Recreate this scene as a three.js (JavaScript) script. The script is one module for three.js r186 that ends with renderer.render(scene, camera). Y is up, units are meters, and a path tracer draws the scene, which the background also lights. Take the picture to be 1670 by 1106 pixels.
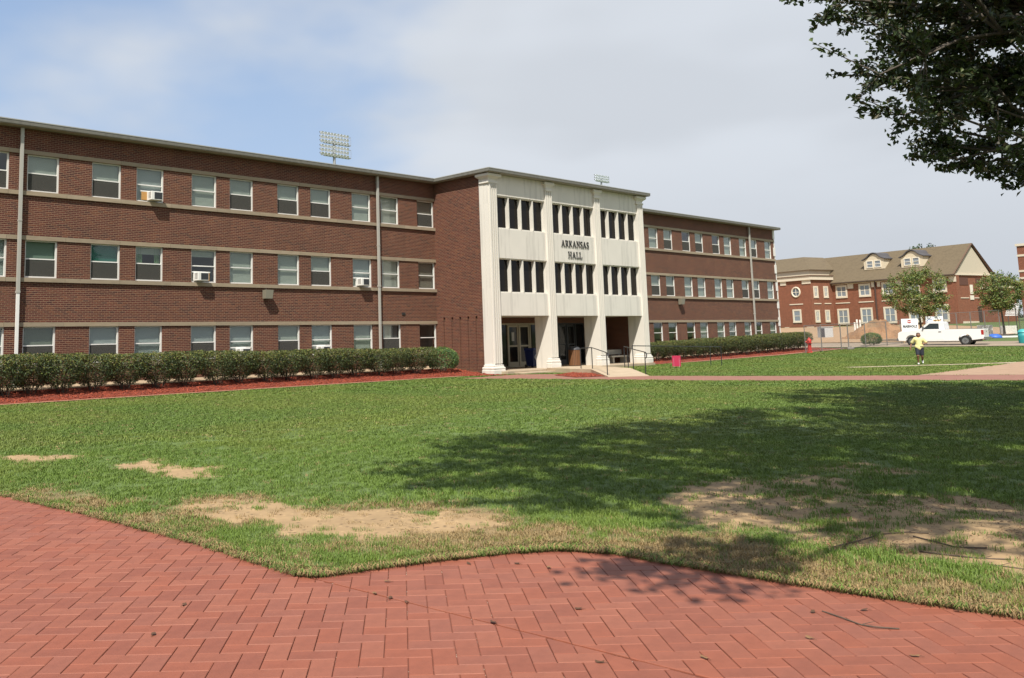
import * as THREE from 'three';
import { mergeGeometries, toCreasedNormals } from 'three/addons/utils/BufferGeometryUtils.js';
import { MarchingCubes } from 'three/addons/objects/MarchingCubes.js';
import { RoundedBoxGeometry } from 'three/addons/geometries/RoundedBoxGeometry.js';
import { FontLoader } from 'three/addons/loaders/FontLoader.js';
import { TextGeometry } from 'three/addons/geometries/TextGeometry.js';

// ------------------------------------------------------------------ camera, sky, sun, exposure
const scene = new THREE.Scene();
const V3 = (x, y, z) => new THREE.Vector3(x, y, z);
const CAM = V3(0, 1.7, 32.1), FOC = 1468.25, PCX = 650.5, PCY = 376.67;      // focal length and optical centre in photo pixels (the photo is an off-centre crop)
const AX = V3(0.74554181, -0.02190797, 0.66609868), AD = V3(0.06371335, -0.99253896, -0.1039568), AF = V3(0.66340638, 0.11994352, -0.73858346);
const camera = new THREE.PerspectiveCamera(2 * Math.atan(729.33 / FOC) * 180 / Math.PI, 2039 / 1458.66, 0.1, 2000);
camera.position.copy(CAM);
camera.quaternion.setFromRotationMatrix(new THREE.Matrix4().makeBasis(AX, AD.clone().negate(), AF.clone().negate()));
camera.setViewOffset(2039, 1458.66, 1019.5 - PCX, 729.33 - PCY, 1670, 1106);
scene.add(camera);

const renderer = new THREE.WebGLRenderer({ antialias: true });
renderer.setSize(1024, 678);
renderer.toneMapping = THREE.LinearToneMapping;
renderer.toneMappingExposure = 1.25;
renderer.shadowMap.enabled = true;

const SUNDIR = V3(-0.62, 1, 0.42).normalize();
const sun = new THREE.DirectionalLight(new THREE.Color(1, 0.94, 0.84), 4.9);
sun.position.copy(SUNDIR).multiplyScalar(120).add(V3(30, 0, 10));
sun.target.position.set(30, 0, 10);
sun.castShadow = true;
Object.assign(sun.shadow.camera, { left: -90, right: 90, top: 90, bottom: -90, near: 1, far: 400 });
sun.shadow.mapSize.set(4096, 4096);
scene.add(sun, sun.target);

function rngOf(seed) { let a = seed >>> 0; return () => { a = (a + 0x6D2B79F5) | 0; let t = Math.imul(a ^ (a >>> 15), 1 | a); t = (t + Math.imul(t ^ (t >>> 7), 61 | t)) ^ t; return ((t ^ (t >>> 14)) >>> 0) / 4294967296; }; }
const clamp = (v, a = 0, b = 1) => Math.min(b, Math.max(a, v)), lerp = (a, b, t) => a + (b - a) * t;
const sstep = (a, b, v) => { const t = clamp((v - a) / (b - a)); return t * t * (3 - 2 * t); };
function h3(x, y, z) { let n = Math.imul(x, 374761393) ^ Math.imul(y, 668265263) ^ Math.imul(z, 1274126177); n = Math.imul(n ^ (n >>> 13), 1274126177); return ((n ^ (n >>> 16)) >>> 0) / 4294967296; }
function noise(x, y, z = 0) {
  const X = Math.floor(x), Y = Math.floor(y), Z = Math.floor(z); let u = x - X, v = y - Y, w = z - Z; u = u * u * (3 - 2 * u); v = v * v * (3 - 2 * v);
  const a0 = h3(X, Y, Z), b0 = h3(X + 1, Y, Z), c0 = h3(X, Y + 1, Z), d0 = h3(X + 1, Y + 1, Z), p = a0 + (b0 - a0) * u, q = c0 + (d0 - c0) * u, r = p + (q - p) * v;
  if (w < 1e-9) return r;
  w = w * w * (3 - 2 * w);
  const a1 = h3(X, Y, Z + 1), b1 = h3(X + 1, Y, Z + 1), c1 = h3(X, Y + 1, Z + 1), d1 = h3(X + 1, Y + 1, Z + 1), p1 = a1 + (b1 - a1) * u, q1 = c1 + (d1 - c1) * u;
  return r + (p1 + (q1 - p1) * v - r) * w;
}
const fbm = (x, y, z = 0, n = 4) => { let s = 0, a = 0.5, t = 0; for (let i = 0; i < n; i++) { s += a * noise(x, y, z); t += a; x = x * 2.03 + 7.1; y = y * 2.03 + 3.7; z += 17; a *= 0.5; } return s / t; };

{ // hazy summer sky: clear blue to one side, thin white cloud over the rest
  const W = 2048, H = 1024, data = new Float32Array(W * H * 4);
  const clear = V3(Math.sin(0.2), 0.36, -Math.cos(0.2)).normalize();
  for (let j = 0; j < H; j++) for (let i = 0; i < W; i++) {
    const el = ((j + 0.5) / H - 0.5) * Math.PI, az = ((i + 0.5) / W - 0.5) * 2 * Math.PI, ce = Math.cos(el);
    const x = Math.cos(az) * ce, y = Math.sin(el), z = Math.sin(az) * ce, o = (j * W + i) * 4;
    let c;
    if (y < -0.02) c = [0.16, 0.17, 0.12];
    else {
      const k = 1 / (Math.max(y, 0) + 0.16), px = x * k, pz = z * k;
      const low = fbm(px * 0.9 + 3.1, pz * 0.9 + 8.2, 1, 3), fine = fbm(px * 2.6 + 1.7, pz * 2.6, 3, 5);
      const open = sstep(0.76, 0.96, x * clear.x + y * clear.y + z * clear.z);
      let cov = 0.93 * sstep(0.30, 0.70, low * 0.5 + fine * 0.5 + 0.30 - 0.50 * open - 0.30 * sstep(0.35, 0.8, y));
      cov = Math.max(cov, 0.8 * (1 - sstep(0.0, 0.16, y)) * (1 - 0.6 * open));
      const t = sstep(0.05, 0.7, y), blue = [lerp(0.385, 0.13, t), lerp(0.505, 0.235, t), lerp(0.68, 0.46, t)];
      const body = fbm(px * 1.5 + 9, pz * 1.5 + 4, 6, 4), b = 0.51 + 0.035 * sstep(0.06, 0.28, y) + 0.07 * sstep(0.25, 0.65, body) * sstep(0.03, 0.2, y);
      const white = [b * 0.955, b * 1.005, b * 1.075];
      c = [0, 1, 2].map((q) => lerp(blue[q], white[q], cov));
    }
    data[o] = c[0]; data[o + 1] = c[1]; data[o + 2] = c[2]; data[o + 3] = 1;
  }
  const tex = new THREE.DataTexture(data, W, H, THREE.RGBAFormat, THREE.FloatType);
  tex.mapping = THREE.EquirectangularReflectionMapping; tex.magFilter = tex.minFilter = THREE.LinearFilter; tex.needsUpdate = true;
  scene.background = tex; scene.environment = tex;
}

// ------------------------------------------------------------------ helpers
const used = new Map();
function numbered(name) { const n = used.get(name) ?? 0; used.set(name, n + 1); return n ? `${name}_${String(n).padStart(3, '0')}` : name; }
function shade(o) { o.traverse((m) => { if (m.isMesh) { m.castShadow = true; m.receiveShadow = true; } }); return o; }
function tag(o, label, category, group) { o.userData.label = label; o.userData.category = category; if (group) o.userData.group = group; return o; }
function thing(name, label, category, [x, y, z] = [0, 0, 0], turn = 0, group) {
  const o = new THREE.Group(); o.name = numbered(name); o.position.set(x, y, z); o.rotation.y = turn; scene.add(o); return tag(o, label, category, group);
}
function part(name, geo, mat, parent) { const m = new THREE.Mesh(Array.isArray(geo) ? join(geo) : geo, mat); m.name = name; m.castShadow = m.receiveShadow = true; parent.add(m); return m; }
function struct(name, geo, mat) { const m = new THREE.Mesh(Array.isArray(geo) ? join(geo) : geo, mat); m.name = numbered(name); m.castShadow = m.receiveShadow = true; m.userData.kind = 'structure'; scene.add(m); return m; }
function plain(g) { const q = g.index ? g.toNonIndexed() : g; for (const k of Object.keys(q.attributes)) if (!['position', 'normal', 'uv', 'color'].includes(k)) q.deleteAttribute(k); return q; }
function join(list) {
  const gs = list.map(plain), hasC = gs.some((g) => g.attributes.color);
  for (const g of gs) {
    const n = g.attributes.position.count;
    if (!g.attributes.uv) g.setAttribute('uv', new THREE.BufferAttribute(new Float32Array(n * 2), 2));
    if (hasC && !g.attributes.color) g.setAttribute('color', new THREE.BufferAttribute(new Float32Array(n * 3).fill(1), 3));
  }
  return mergeGeometries(gs, false);
}
function bx(x0, x1, y0, y1, z0, z1) { const g = new THREE.BoxGeometry(Math.abs(x1 - x0), Math.abs(y1 - y0), Math.abs(z1 - z0)); g.translate((x0 + x1) / 2, (y0 + y1) / 2, (z0 + z1) / 2); return g; }
function worldUV(geo) {  // uv in metres along the main faces
  const g = plain(geo), p = g.attributes.position, uv = new Float32Array(p.count * 2), a = V3(), b = V3(), c = V3();
  for (let i = 0; i < p.count; i += 3) {
    a.fromBufferAttribute(p, i); b.fromBufferAttribute(p, i + 1); c.fromBufferAttribute(p, i + 2);
    const n = b.clone().sub(a).cross(c.clone().sub(a)), nx = Math.abs(n.x), ny = Math.abs(n.y), nz = Math.abs(n.z);
    [a, b, c].forEach((v, k) => { const o = (i + k) * 2; if (ny >= nx && ny >= nz) { uv[o] = v.x; uv[o + 1] = v.z; } else if (nx >= nz) { uv[o] = v.z; uv[o + 1] = v.y; } else { uv[o] = v.x; uv[o + 1] = v.y; } });
  }
  g.setAttribute('uv', new THREE.BufferAttribute(uv, 2)); return g;
}
const tube = (pts, r, seg = 24, sides = 6) => new THREE.TubeGeometry(new THREE.CatmullRomCurve3(pts.map((p) => V3(...p)), false, 'catmullrom', 0.02), seg, r, sides);
function rod(a, b, r0, r1 = r0, sides = 6) {
  const A = V3(...a), B = V3(...b), d = B.clone().sub(A), L = d.length(), g = new THREE.CylinderGeometry(r1, r0, L, sides, 1);
  g.translate(0, L / 2, 0); g.applyQuaternion(new THREE.Quaternion().setFromUnitVectors(V3(0, 1, 0), d.normalize())); g.translate(A.x, A.y, A.z); return g;
}
function sq(profile, sx = 1, sz = 1) {   // square "lathe": [half width, y] pairs
  const g = new THREE.LatheGeometry(profile.map(([r, y]) => new THREE.Vector2(r * Math.SQRT2, y)), 4); g.rotateY(Math.PI / 4); g.scale(sx, 1, sz);
  return toCreasedNormals(plain(g), 0.5);
}
const M = (r, g, b, rough = 0.8, extra = {}) => { const m = new THREE.MeshPhysicalMaterial({ roughness: rough, side: THREE.DoubleSide, ...extra }); m.color.setRGB(r, g, b); return m; };
function dataTex(W, H, fn, repeatU, repeatV, srgb = true) {
  const d = new Uint8Array(W * H * 4), enc = (v) => { v = clamp(v); return 255 * (srgb ? (v <= 0.0031308 ? v * 12.92 : 1.055 * v ** (1 / 2.4) - 0.055) : v); };
  for (let j = 0; j < H; j++) for (let i = 0; i < W; i++) { const c = fn(i / W, j / H, i, j), o = (j * W + i) * 4; d[o] = enc(c[0]); d[o + 1] = enc(c[1]); d[o + 2] = enc(c[2]); d[o + 3] = 255; }
  const t = new THREE.DataTexture(d, W, H, THREE.RGBAFormat); t.wrapS = t.wrapT = THREE.RepeatWrapping; t.magFilter = THREE.LinearFilter; t.minFilter = THREE.LinearMipmapLinearFilter; t.generateMipmaps = true;
  if (srgb) t.colorSpace = THREE.SRGBColorSpace; t.repeat.set(1 / repeatU, 1 / repeatV); t.needsUpdate = true; return t;
}
// ray through a photo pixel
function rayOf(px, py) { return AX.clone().multiplyScalar((px - PCX) / FOC).addScaledVector(AD, (py - PCY) / FOC).add(AF); }
const KX = [[-999, 0], [48, 0], [60, 0.1], [76, 0.36], [95, 0.95], [120, 1.7], [145, 2.3], [200, 3.2], [700, 7]];
function interp(t, v) { for (let i = 1; i < t.length; i++) if (v <= t[i][0]) return lerp(t[i - 1][1], t[i][1], (v - t[i - 1][0]) / (t[i][0] - t[i - 1][0])); return t[t.length - 1][1]; }
function ground(x, z) {
  let y = interp(KX, x);
  if (x < 31.2 || x > 44) { const t = clamp((3.6 - z) / 3.3) * (1 - sstep(69, 72, x)); y += (x < 31.2 ? 0.36 : 0.22) * t; }
  return y;
}
function onGround(px, py) { const r = rayOf(px, py); let y = 0, p = null; for (let i = 0; i < 30; i++) { const s = (y - CAM.y) / r.y; p = CAM.clone().addScaledVector(r, s); if (s < 0 || s > 900) break; y = lerp(y, ground(p.x, p.z), 0.7); } p.y = ground(p.x, p.z); return p; }
function onZ(px, py, z) { const r = rayOf(px, py); return CAM.clone().addScaledVector(r, (z - CAM.z) / r.z); }
function atDepth(px, py, d) { return CAM.clone().addScaledVector(rayOf(px, py), d); }
function project(p) { const q = p.clone().sub(CAM), d = q.dot(AF); return [PCX + FOC * q.dot(AX) / d, PCY + FOC * q.dot(AD) / d, d]; }
const poly2 = (pix) => pix.map(([a, b]) => { const p = onGround(a, b); return [p.x, p.z]; });
function inside(poly, x, z) { let c = false; for (let i = 0, j = poly.length - 1; i < poly.length; j = i++) { const [xi, zi] = poly[i], [xj, zj] = poly[j]; if ((zi > z) !== (zj > z) && x < (xj - xi) * (z - zi) / (zj - zi) + xi) c = !c; } return c; }
function distEdge(poly, x, z) {
  const bb = poly.bb ??= [Math.min(...poly.map((p) => p[0])), Math.max(...poly.map((p) => p[0])), Math.min(...poly.map((p) => p[1])), Math.max(...poly.map((p) => p[1]))];
  if (x < bb[0] - 0.7 || x > bb[1] + 0.7 || z < bb[2] - 0.7 || z > bb[3] + 0.7) return 9;
  let m = 1e9; for (let i = 0, j = poly.length - 1; i < poly.length; j = i++) { const [ax, az] = poly[j], [bx_, bz] = poly[i], dx = bx_ - ax, dz = bz - az, t = clamp(((x - ax) * dx + (z - az) * dz) / (dx * dx + dz * dz || 1e-9)); const d = (x - ax - dx * t) ** 2 + (z - az - dz * t) ** 2; if (d < m) m = d; } m = Math.sqrt(m); return inside(poly, x, z) ? -m : m; }

// ------------------------------------------------------------------ materials
const BR = 4.8768;
const brickRnd = (i, j) => h3(i, j, 77);
function brickAt(u, v, n) { const row = Math.floor(v * n * 3), off = row % 2 ? 0.5 : 0, col = Math.floor(u * n + off), fu = (u * n + off) - col, fv = v * n * 3 - row; return { row, col: ((col % n) + n) % n, fu, fv }; }
function makeBrick(base, n, span, S = 2048) {
  const map = dataTex(S, S, (u, v, i, j) => {
    const b = brickAt(u, v, n), mu = 0.034, mv = 0.105, e = noise(i * 0.35, j * 0.35, 3) * 0.6;
    const mortar = b.fu < mu * (0.7 + e) || b.fu > 1 - mu * (0.7 + e) || b.fv < mv * (0.7 + e) || b.fv > 1 - mv * (0.7 + e);
    const g = 0.86 + 0.28 * noise(i * 0.6, j * 0.6, 1), wide = 0.88 + 0.24 * fbm(u * 6, v * 6, 9, 3);
    if (mortar) return base.mortar.map((c) => c * g * wide);
    const r = brickRnd(b.col, b.row), t = base.tones[Math.floor(r * base.tones.length)], k = 0.88 + 0.24 * h3(b.col, b.row, 5);
    return t.map((c) => c * k * g * wide);
  }, span, span);
  const bump = dataTex(1024, 1024, (u, v) => { const b = brickAt(u, v, n), d = Math.min(Math.min(b.fu, 1 - b.fu) * 3, Math.min(b.fv, 1 - b.fv)), s = sstep(0.04, 0.13, d); return [s, s, s]; }, span, span, false);
  return M(1, 1, 1, 0.85, { map, bumpMap: bump, bumpScale: 0.008 });
}
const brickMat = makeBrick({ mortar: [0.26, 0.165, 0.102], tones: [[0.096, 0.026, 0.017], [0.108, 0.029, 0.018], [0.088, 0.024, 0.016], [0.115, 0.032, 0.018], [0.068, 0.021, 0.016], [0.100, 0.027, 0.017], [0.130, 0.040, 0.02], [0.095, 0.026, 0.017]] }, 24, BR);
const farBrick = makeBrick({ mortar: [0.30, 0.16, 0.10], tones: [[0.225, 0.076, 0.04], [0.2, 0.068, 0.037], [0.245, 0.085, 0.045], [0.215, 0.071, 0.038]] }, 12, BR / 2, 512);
const stoneTex = dataTex(512, 512, (u, v, i, j) => { const k = 0.78 + 0.34 * fbm(u * 9, v * 22, 4, 4) + 0.12 * (noise(i * 0.5, j * 0.5, 8) - 0.5); return [k, k * 0.985, k * 0.96]; }, 2.2, 1.1);
const stone = [0, 1, 2].map((k) => M(...[[0.33, 0.265, 0.185], [0.305, 0.248, 0.178], [0.35, 0.285, 0.205]][k], 0.9, { map: stoneTex }));
const stuccoTex = dataTex(1024, 1024, (u, v, i, j) => { const k = 0.90 + 0.08 * fbm(u * 7, v * 7, 4, 5) + 0.05 * (noise(i * 0.4, j * 0.4, 8) - 0.5) - 0.13 * sstep(0.55, 0.8, fbm(u * 26, v * 2, 6, 4)); return [k, k * 0.992, k * 0.97]; }, 4, 4);
const white = M(0.725, 0.695, 0.64, 0.8, { map: stuccoTex });
const concTex = dataTex(1024, 1024, (u, v, i, j) => { const k = 0.74 + 0.36 * fbm(u * 10, v * 10, 4, 5) + 0.16 * (noise(i * 0.6, j * 0.6, 8) - 0.5); return [k, k * 0.98, k * 0.94]; }, 3, 3);
const concrete = M(0.43, 0.35, 0.255, 0.92, { map: concTex });
const fasciaMat = M(0.165, 0.16, 0.138, 0.6, { map: stuccoTex });
const dripMat = M(0.36, 0.36, 0.33, 0.5);
const frameMat = M(0.74, 0.73, 0.69, 0.5);
const glass = M(0.93, 0.96, 0.95, 0.03, { transmission: 1, thickness: 0, ior: 1.5 });
const darkGlass = M(0.010, 0.008, 0.007, 0.06, { specularIntensity: 0.35 });
const screenMat = M(0.068, 0.066, 0.058, 0.95, { transparent: true, opacity: 0.74 });
const pipeMat = M(0.43, 0.42, 0.385, 0.55, { map: stuccoTex }), pipeWhite = M(0.78, 0.77, 0.74, 0.5);
const blackMetal = M(0.022, 0.024, 0.026, 0.42);
const interiorMat = M(0.32, 0.30, 0.27, 0.95);


// ------------------------------------------------------------------ ground, lawn soil, paving
const groundTex = dataTex(1024, 1024, (u, v, i, j) => { const a = fbm(u * 6, v * 6, 1, 4), b = noise(i * 0.45, j * 0.45, 2), k = 0.72 + 0.5 * a * (0.7 + 0.6 * b); return [0.082 * k * (0.9 + 0.25 * noise(u * 30, v * 30, 4)), 0.125 * k, 0.028 * k]; }, 9, 9);
{
  const xs = [], zs = [];
  for (let x = -80; x < 700; x += x < 90 && x > -6 ? 0.9 : x < 200 ? 5 : 30) xs.push(x);
  for (let z = -420; z < 160; z += z > -2 && z < 5 ? 0.3 : z > -30 && z < 40 ? 2 : 15) zs.push(z);
  const pos = [], uv = [], idx = [];
  zs.forEach((z) => xs.forEach((x) => { pos.push(x, ground(x, z), z); uv.push(x, z); }));
  for (let j = 0; j + 1 < zs.length; j++) for (let i = 0; i + 1 < xs.length; i++) { const a = j * xs.length + i, b = a + 1, c = a + xs.length, d = c + 1; idx.push(a, c, b, b, c, d); }
  const g = new THREE.BufferGeometry(); g.setAttribute('position', new THREE.Float32BufferAttribute(pos, 3)); g.setAttribute('uv', new THREE.Float32BufferAttribute(uv, 2)); g.setIndex(idx); g.computeVertexNormals();
  struct('ground', g, M(1, 1, 1, 0.95, { map: groundTex }));
}
// a sheet that follows the terrain, cut to a polygon
function sheet(poly, lift, cell = 0.6, minH = null) {
  const shp = new THREE.Shape(poly.map(([x, z]) => new THREE.Vector2(x, -z))), tri = new THREE.ShapeGeometry(shp).toNonIndexed().attributes.position, out = [], q = [];
  for (let i = 0; i < tri.count; i += 3) q.push([0, 1, 2].map((k) => [tri.getX(i + k), -tri.getY(i + k)]));
  while (q.length) {
    const t = q.pop(), L = [0, 1, 2].map((k) => Math.hypot(t[k][0] - t[(k + 1) % 3][0], t[k][1] - t[(k + 1) % 3][1])), m = L.indexOf(Math.max(...L));
    if (L[m] > cell && q.length < 60000) { const a = t[m], b = t[(m + 1) % 3], c = t[(m + 2) % 3], mid = [(a[0] + b[0]) / 2, (a[1] + b[1]) / 2]; q.push([a, mid, c], [mid, b, c]); } else out.push(t);
  }
  const pos = [], uv = []; for (const t of out) for (const [x, z] of t) { pos.push(x, (minH ?? ground(x, z)) + lift, z); uv.push(x, z); }
  const g = new THREE.BufferGeometry(); g.setAttribute('position', new THREE.Float32BufferAttribute(pos, 3)); g.setAttribute('uv', new THREE.Float32BufferAttribute(uv, 2)); g.computeVertexNormals();
  const n = g.attributes.normal; if (n.getY(0) < 0) { const p = g.attributes.position; for (let i = 0; i < p.count; i += 3) { for (const at of [p, g.attributes.uv]) { const s = at.itemSize; for (let k = 0; k < s; k++) { const t = at.array[(i + 1) * s + k]; at.array[(i + 1) * s + k] = at.array[(i + 2) * s + k]; at.array[(i + 2) * s + k] = t; } } } g.computeVertexNormals(); }
  return g;
}
// bare and dead places in the lawn, traced on the ground
const SAND = [
  { p: poly2([[322, 829], [400, 821], [480, 829], [560, 836], [650, 838], [740, 842], [800, 852], [765, 870], [680, 876], [600, 886], [540, 884], [470, 868], [395, 854]]), s: 1 },
  { p: poly2([[1085, 800], [1180, 782], [1330, 786], [1440, 800], [1560, 806], [1670, 832], [1760, 850], [1760, 960], [1670, 942], [1540, 928], [1400, 908], [1290, 884], [1190, 872], [1120, 845]]), s: 0.8 },
  { p: poly2([[1330, 762], [1480, 752], [1680, 756], [1680, 778], [1500, 782], [1380, 778]]), s: 0.55 },
  { p: poly2([[196, 757], [250, 752], [345, 766], [318, 783], [255, 775]]), s: 0.95 },
  { p: poly2([[10, 750], [55, 741], [112, 747], [70, 758]]), s: 1.1 },
  { p: poly2([[1120, 746], [1240, 742], [1300, 750], [1200, 756]]), s: 0.35 },
];
const STRAW = [
  poly2([[640, 905], [860, 858], [1050, 862], [1180, 880], [1320, 916], [1500, 946], [1700, 968], [1700, 1030], [1400, 984], [1200, 950], [1000, 913], [900, 907], [780, 918]]),
  poly2([[300, 822], [420, 812], [700, 832], [850, 848], [800, 892], [620, 905], [480, 900], [390, 880], [280, 845]]),
  poly2([[60, 800], [200, 830], [420, 900], [520, 940], [480, 955], [250, 880], [40, 826]]),
];
function cover(x, z) {   // sand and straw share of the ground at a place
  if (![...SAND.map((q) => q.p), ...STRAW].some((p) => distEdge(p, x, z) < 0.95)) return [0, 0];
  const wx = x + 0.85 * (fbm(x * 1.7, z * 1.7, 3, 4) - 0.5) + 0.2 * (noise(x * 9, z * 9, 4) - 0.5), wz = z + 0.85 * (fbm(x * 1.7, z * 1.7, 8, 4) - 0.5) + 0.2 * (noise(x * 9, z * 9, 6) - 0.5);
  let sand = 0, straw = 0;
  for (const { p, s } of SAND) { const d = distEdge(p, wx, wz); if (d < 0.5) sand = Math.max(sand, clamp(s * 1.25 * sstep(0.30, -0.30, d + 0.35 * (fbm(x * 4, z * 4, 14, 3) - 0.5)) - (1.15 - s) * 1.3 * sstep(0.42, 0.68, fbm(x * 1.3, z * 1.3, 12, 4)))); }
  for (const p of STRAW) { const d = distEdge(p, wx, wz); if (d < 0.6) straw = Math.max(straw, sstep(0.35, -0.2, d) * sstep(p === STRAW[0] ? 0.16 : 0.26, p === STRAW[0] ? 0.46 : 0.52, fbm(x * 1.6, z * 1.6, 21, 4))); }
  return [sand, straw];
}
const PATCH = [2.5, 18.5, 16.5, 32.5];
{
  const N = 1024, fn = (u, v, i, j) => {
    const x = lerp(PATCH[0], PATCH[1], u), z = lerp(PATCH[2], PATCH[3], v), [s, w] = cover(x, z), g = 0.75 + 0.5 * noise(i * 0.7, j * 0.7, 1), q = 0.8 + 0.4 * fbm(x * 3, z * 3, 2, 4), peb = h3(i >> 1, j >> 1, 3) > 0.975 ? 1.3 : h3(i >> 1, j >> 1, 4) > 0.96 ? 0.5 : 0.86 + 0.28 * fbm(x * 9, z * 9, 44, 3);
    const soil = [0.105 * g, 0.155 * g, 0.04 * g], st = [0.21 * g, 0.145 * g, 0.07 * g], sd = [0.355 * q * (0.85 + 0.3 * g * 0.6) * peb, 0.24 * q * (0.85 + 0.3 * g * 0.6) * peb, 0.125 * q * (0.85 + 0.3 * g * 0.6) * peb];
    return [0, 1, 2].map((k) => lerp(lerp(soil[k], st[k], w * 0.8), sd[k], sstep(0.05, 0.75, s)));
  };
  const map = dataTex(N, N, fn, 1, 1); map.wrapS = map.wrapT = THREE.ClampToEdgeWrapping;
  const g = new THREE.PlaneGeometry(16, 16, 80, 80); g.rotateX(-Math.PI / 2); g.translate(10.5, 0.006, 24.5);
  const p = g.attributes.position, uv = g.attributes.uv;
  for (let i = 0; i < p.count; i++) { const x = p.getX(i), z = p.getZ(i); uv.setXY(i, (x - PATCH[0]) / 16, (z - PATCH[2]) / 16); p.setY(i, 0.006 + 0.03 * fbm(x * 1.2, z * 1.2, 5, 3) * sstep(0.1, 1, Math.min(x - 2.5, 18.5 - x, z - 16.5, 32.5 - z))); }
  g.computeVertexNormals();
  struct('lawn_soil', g, M(1, 1, 1, 0.95, { map }));
}
// red stamped paving in a herringbone
const EDGE = [[3.5, 10], [3.6, 21.2], [3.8, 23.3], [3.89, 25], [3.88, 26.62], [4.0, 26.78], [4.79, 27.02], [5.4, 27.27], [5.75, 27.5], [5.92, 27.85], [5.98, 28.85], [6.06, 29.6], [6.2, 30.45], [6.35, 34]];
const PAVE = [...EDGE, [6.4, 37], [-5, 37], [-5, 10]];
{
  const slab = struct('brick_paving', sheet(PAVE, 0.036, 3), M(1, 1, 1, 0.9, { map: dataTex(512, 512, (u, v, i, j) => { const w = sstep(0.62, 0.8, noise(i * 0.22, j * 0.22, 3)) * sstep(0.45, 0.7, fbm(u * 7, v * 7, 5, 3)); return [lerp(0.20, 0.55, w), lerp(0.065, 0.43, w), lerp(0.043, 0.35, w)]; }, 1.3, 1.3) }));
  const tones = [[0.284, 0.093, 0.054], [0.260, 0.083, 0.049], [0.302, 0.103, 0.061], [0.276, 0.094, 0.058], [0.290, 0.090, 0.050]];
  const grain = dataTex(512, 512, (u, v, i, j) => { const k = 0.78 + 0.34 * fbm(u * 8, v * 8, 1, 5) + 0.22 * (noise(i * 0.55, j * 0.55, 2) - 0.5), w = h3(i >> 1, j >> 1, 9) > 0.994 ? 0.6 : 0.25 * sstep(0.62, 0.8, fbm(u * 5, v * 5, 7, 4)); return [k + w * 0.6, k + w * 1.6, k + w * 2]; }, 0.8, 0.8);
  const mats = tones.map((t) => M(...t, 0.66, { map: grain }));
  const A = 0.127, th = 0.7318, ct = Math.cos(th), st = Math.sin(th), rnd = rngOf(5);
  const ex = [Math.cos(th), Math.sin(th)], ez = [Math.sin(th), -Math.cos(th)];        // ex: across the view, ez: away
  const P = (a, b) => [ex[0] * a + ez[0] * b, 32.1 + ex[1] * a + ez[1] * b];
  const clip = (pl, nx, nz, c) => { const o = []; for (let i = 0; i < pl.length; i++) { const p = pl[i], q = pl[(i + 1) % pl.length], dp = nx * p[0] + nz * p[1] - c, dq = nx * q[0] + nz * q[1] - c; if (dp <= 0) o.push(p); if ((dp < 0) !== (dq < 0)) { const t = dp / (dp - dq); o.push([lerp(p[0], q[0], t), lerp(p[1], q[1], t)]); } } return o; };
  const area = (pl) => { let s = 0; for (let i = 0; i < pl.length; i++) { const p = pl[i], q = pl[(i + 1) % pl.length]; s += p[0] * q[1] - q[0] * p[1]; } return Math.abs(s / 2); };
  const bricks = [];
  for (let i = -70; i < 90; i++) for (let j = -70; j < 110; j++) {
    const m = (((i - j) % 4) + 4) % 4; let w = 0, h = 0; if (m === 0) { w = 2; h = 1; } else if (m === 3) { w = 1; h = 2; } else continue;
    const a0 = i * A, b0 = j * A, gap = 0.0022;
    let pl = [[a0 + gap, b0 + gap], [a0 + w * A - gap, b0 + gap], [a0 + w * A - gap, b0 + h * A - gap], [a0 + gap, b0 + h * A - gap]].map(([a, b]) => P(a, b));
    const c = [(pl[0][0] + pl[2][0]) / 2, (pl[0][1] + pl[2][1]) / 2];
    if (c[0] < -4.7 || c[1] > 36.5 || c[1] < 12) continue;
    const full = pl; let cut = false;
    // clip to the lawn edge: the segment of the edge nearest to the brick
    let best = 1e9, seg = 0; for (let k = 0; k + 1 < EDGE.length; k++) { const [ax, az] = EDGE[k], [qx, qz] = EDGE[k + 1], dx = qx - ax, dz = qz - az, t = clamp(((c[0] - ax) * dx + (c[1] - az) * dz) / (dx * dx + dz * dz)), d = Math.hypot(c[0] - ax - dx * t, c[1] - az - dz * t); if (d < best) { best = d; seg = k; } }
    if (best >= 0.22 && !inside(PAVE, c[0], c[1])) continue;
    if (best < 0.22) { const [ax, az] = EDGE[seg], [qx, qz] = EDGE[seg + 1], nx = qz - az, nz = -(qx - ax), L = Math.hypot(nx, nz); pl = clip(pl, nx / L, nz / L, (ax * nx + az * nz) / L); cut = pl.length !== 4 || area(pl) < area(full) * 0.995; }
    if (pl.length < 3 || area(pl) < 0.0012) continue;
    const pieces = []; const jx = (z) => 3.92 + (z - 26.95) * 0.079;       // expansion joint
    if (c[1] > 26.6 && Math.abs(c[0] - jx(c[1])) < 0.25) { const nx = 1, nz = -0.079, c0 = 3.92 - 26.95 * 0.079; const l = clip(pl, nx, nz, c0 - 0.010), r = clip(pl, -nx, -nz, -(c0 + 0.010)); if (l.length > 2 && area(l) > 0.0008) pieces.push(l); if (r.length > 2 && area(r) > 0.0008) pieces.push(r); if (pieces.length === 1 && area(pieces[0]) > area(full) * 0.995) { /* whole */ } else cut = true; }
    else pieces.push(pl);
    for (const q of pieces) bricks.push({ q, cut, c, m, tone: Math.floor(rnd() * 5), lift: rnd() * 0.0022 });
  }
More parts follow.
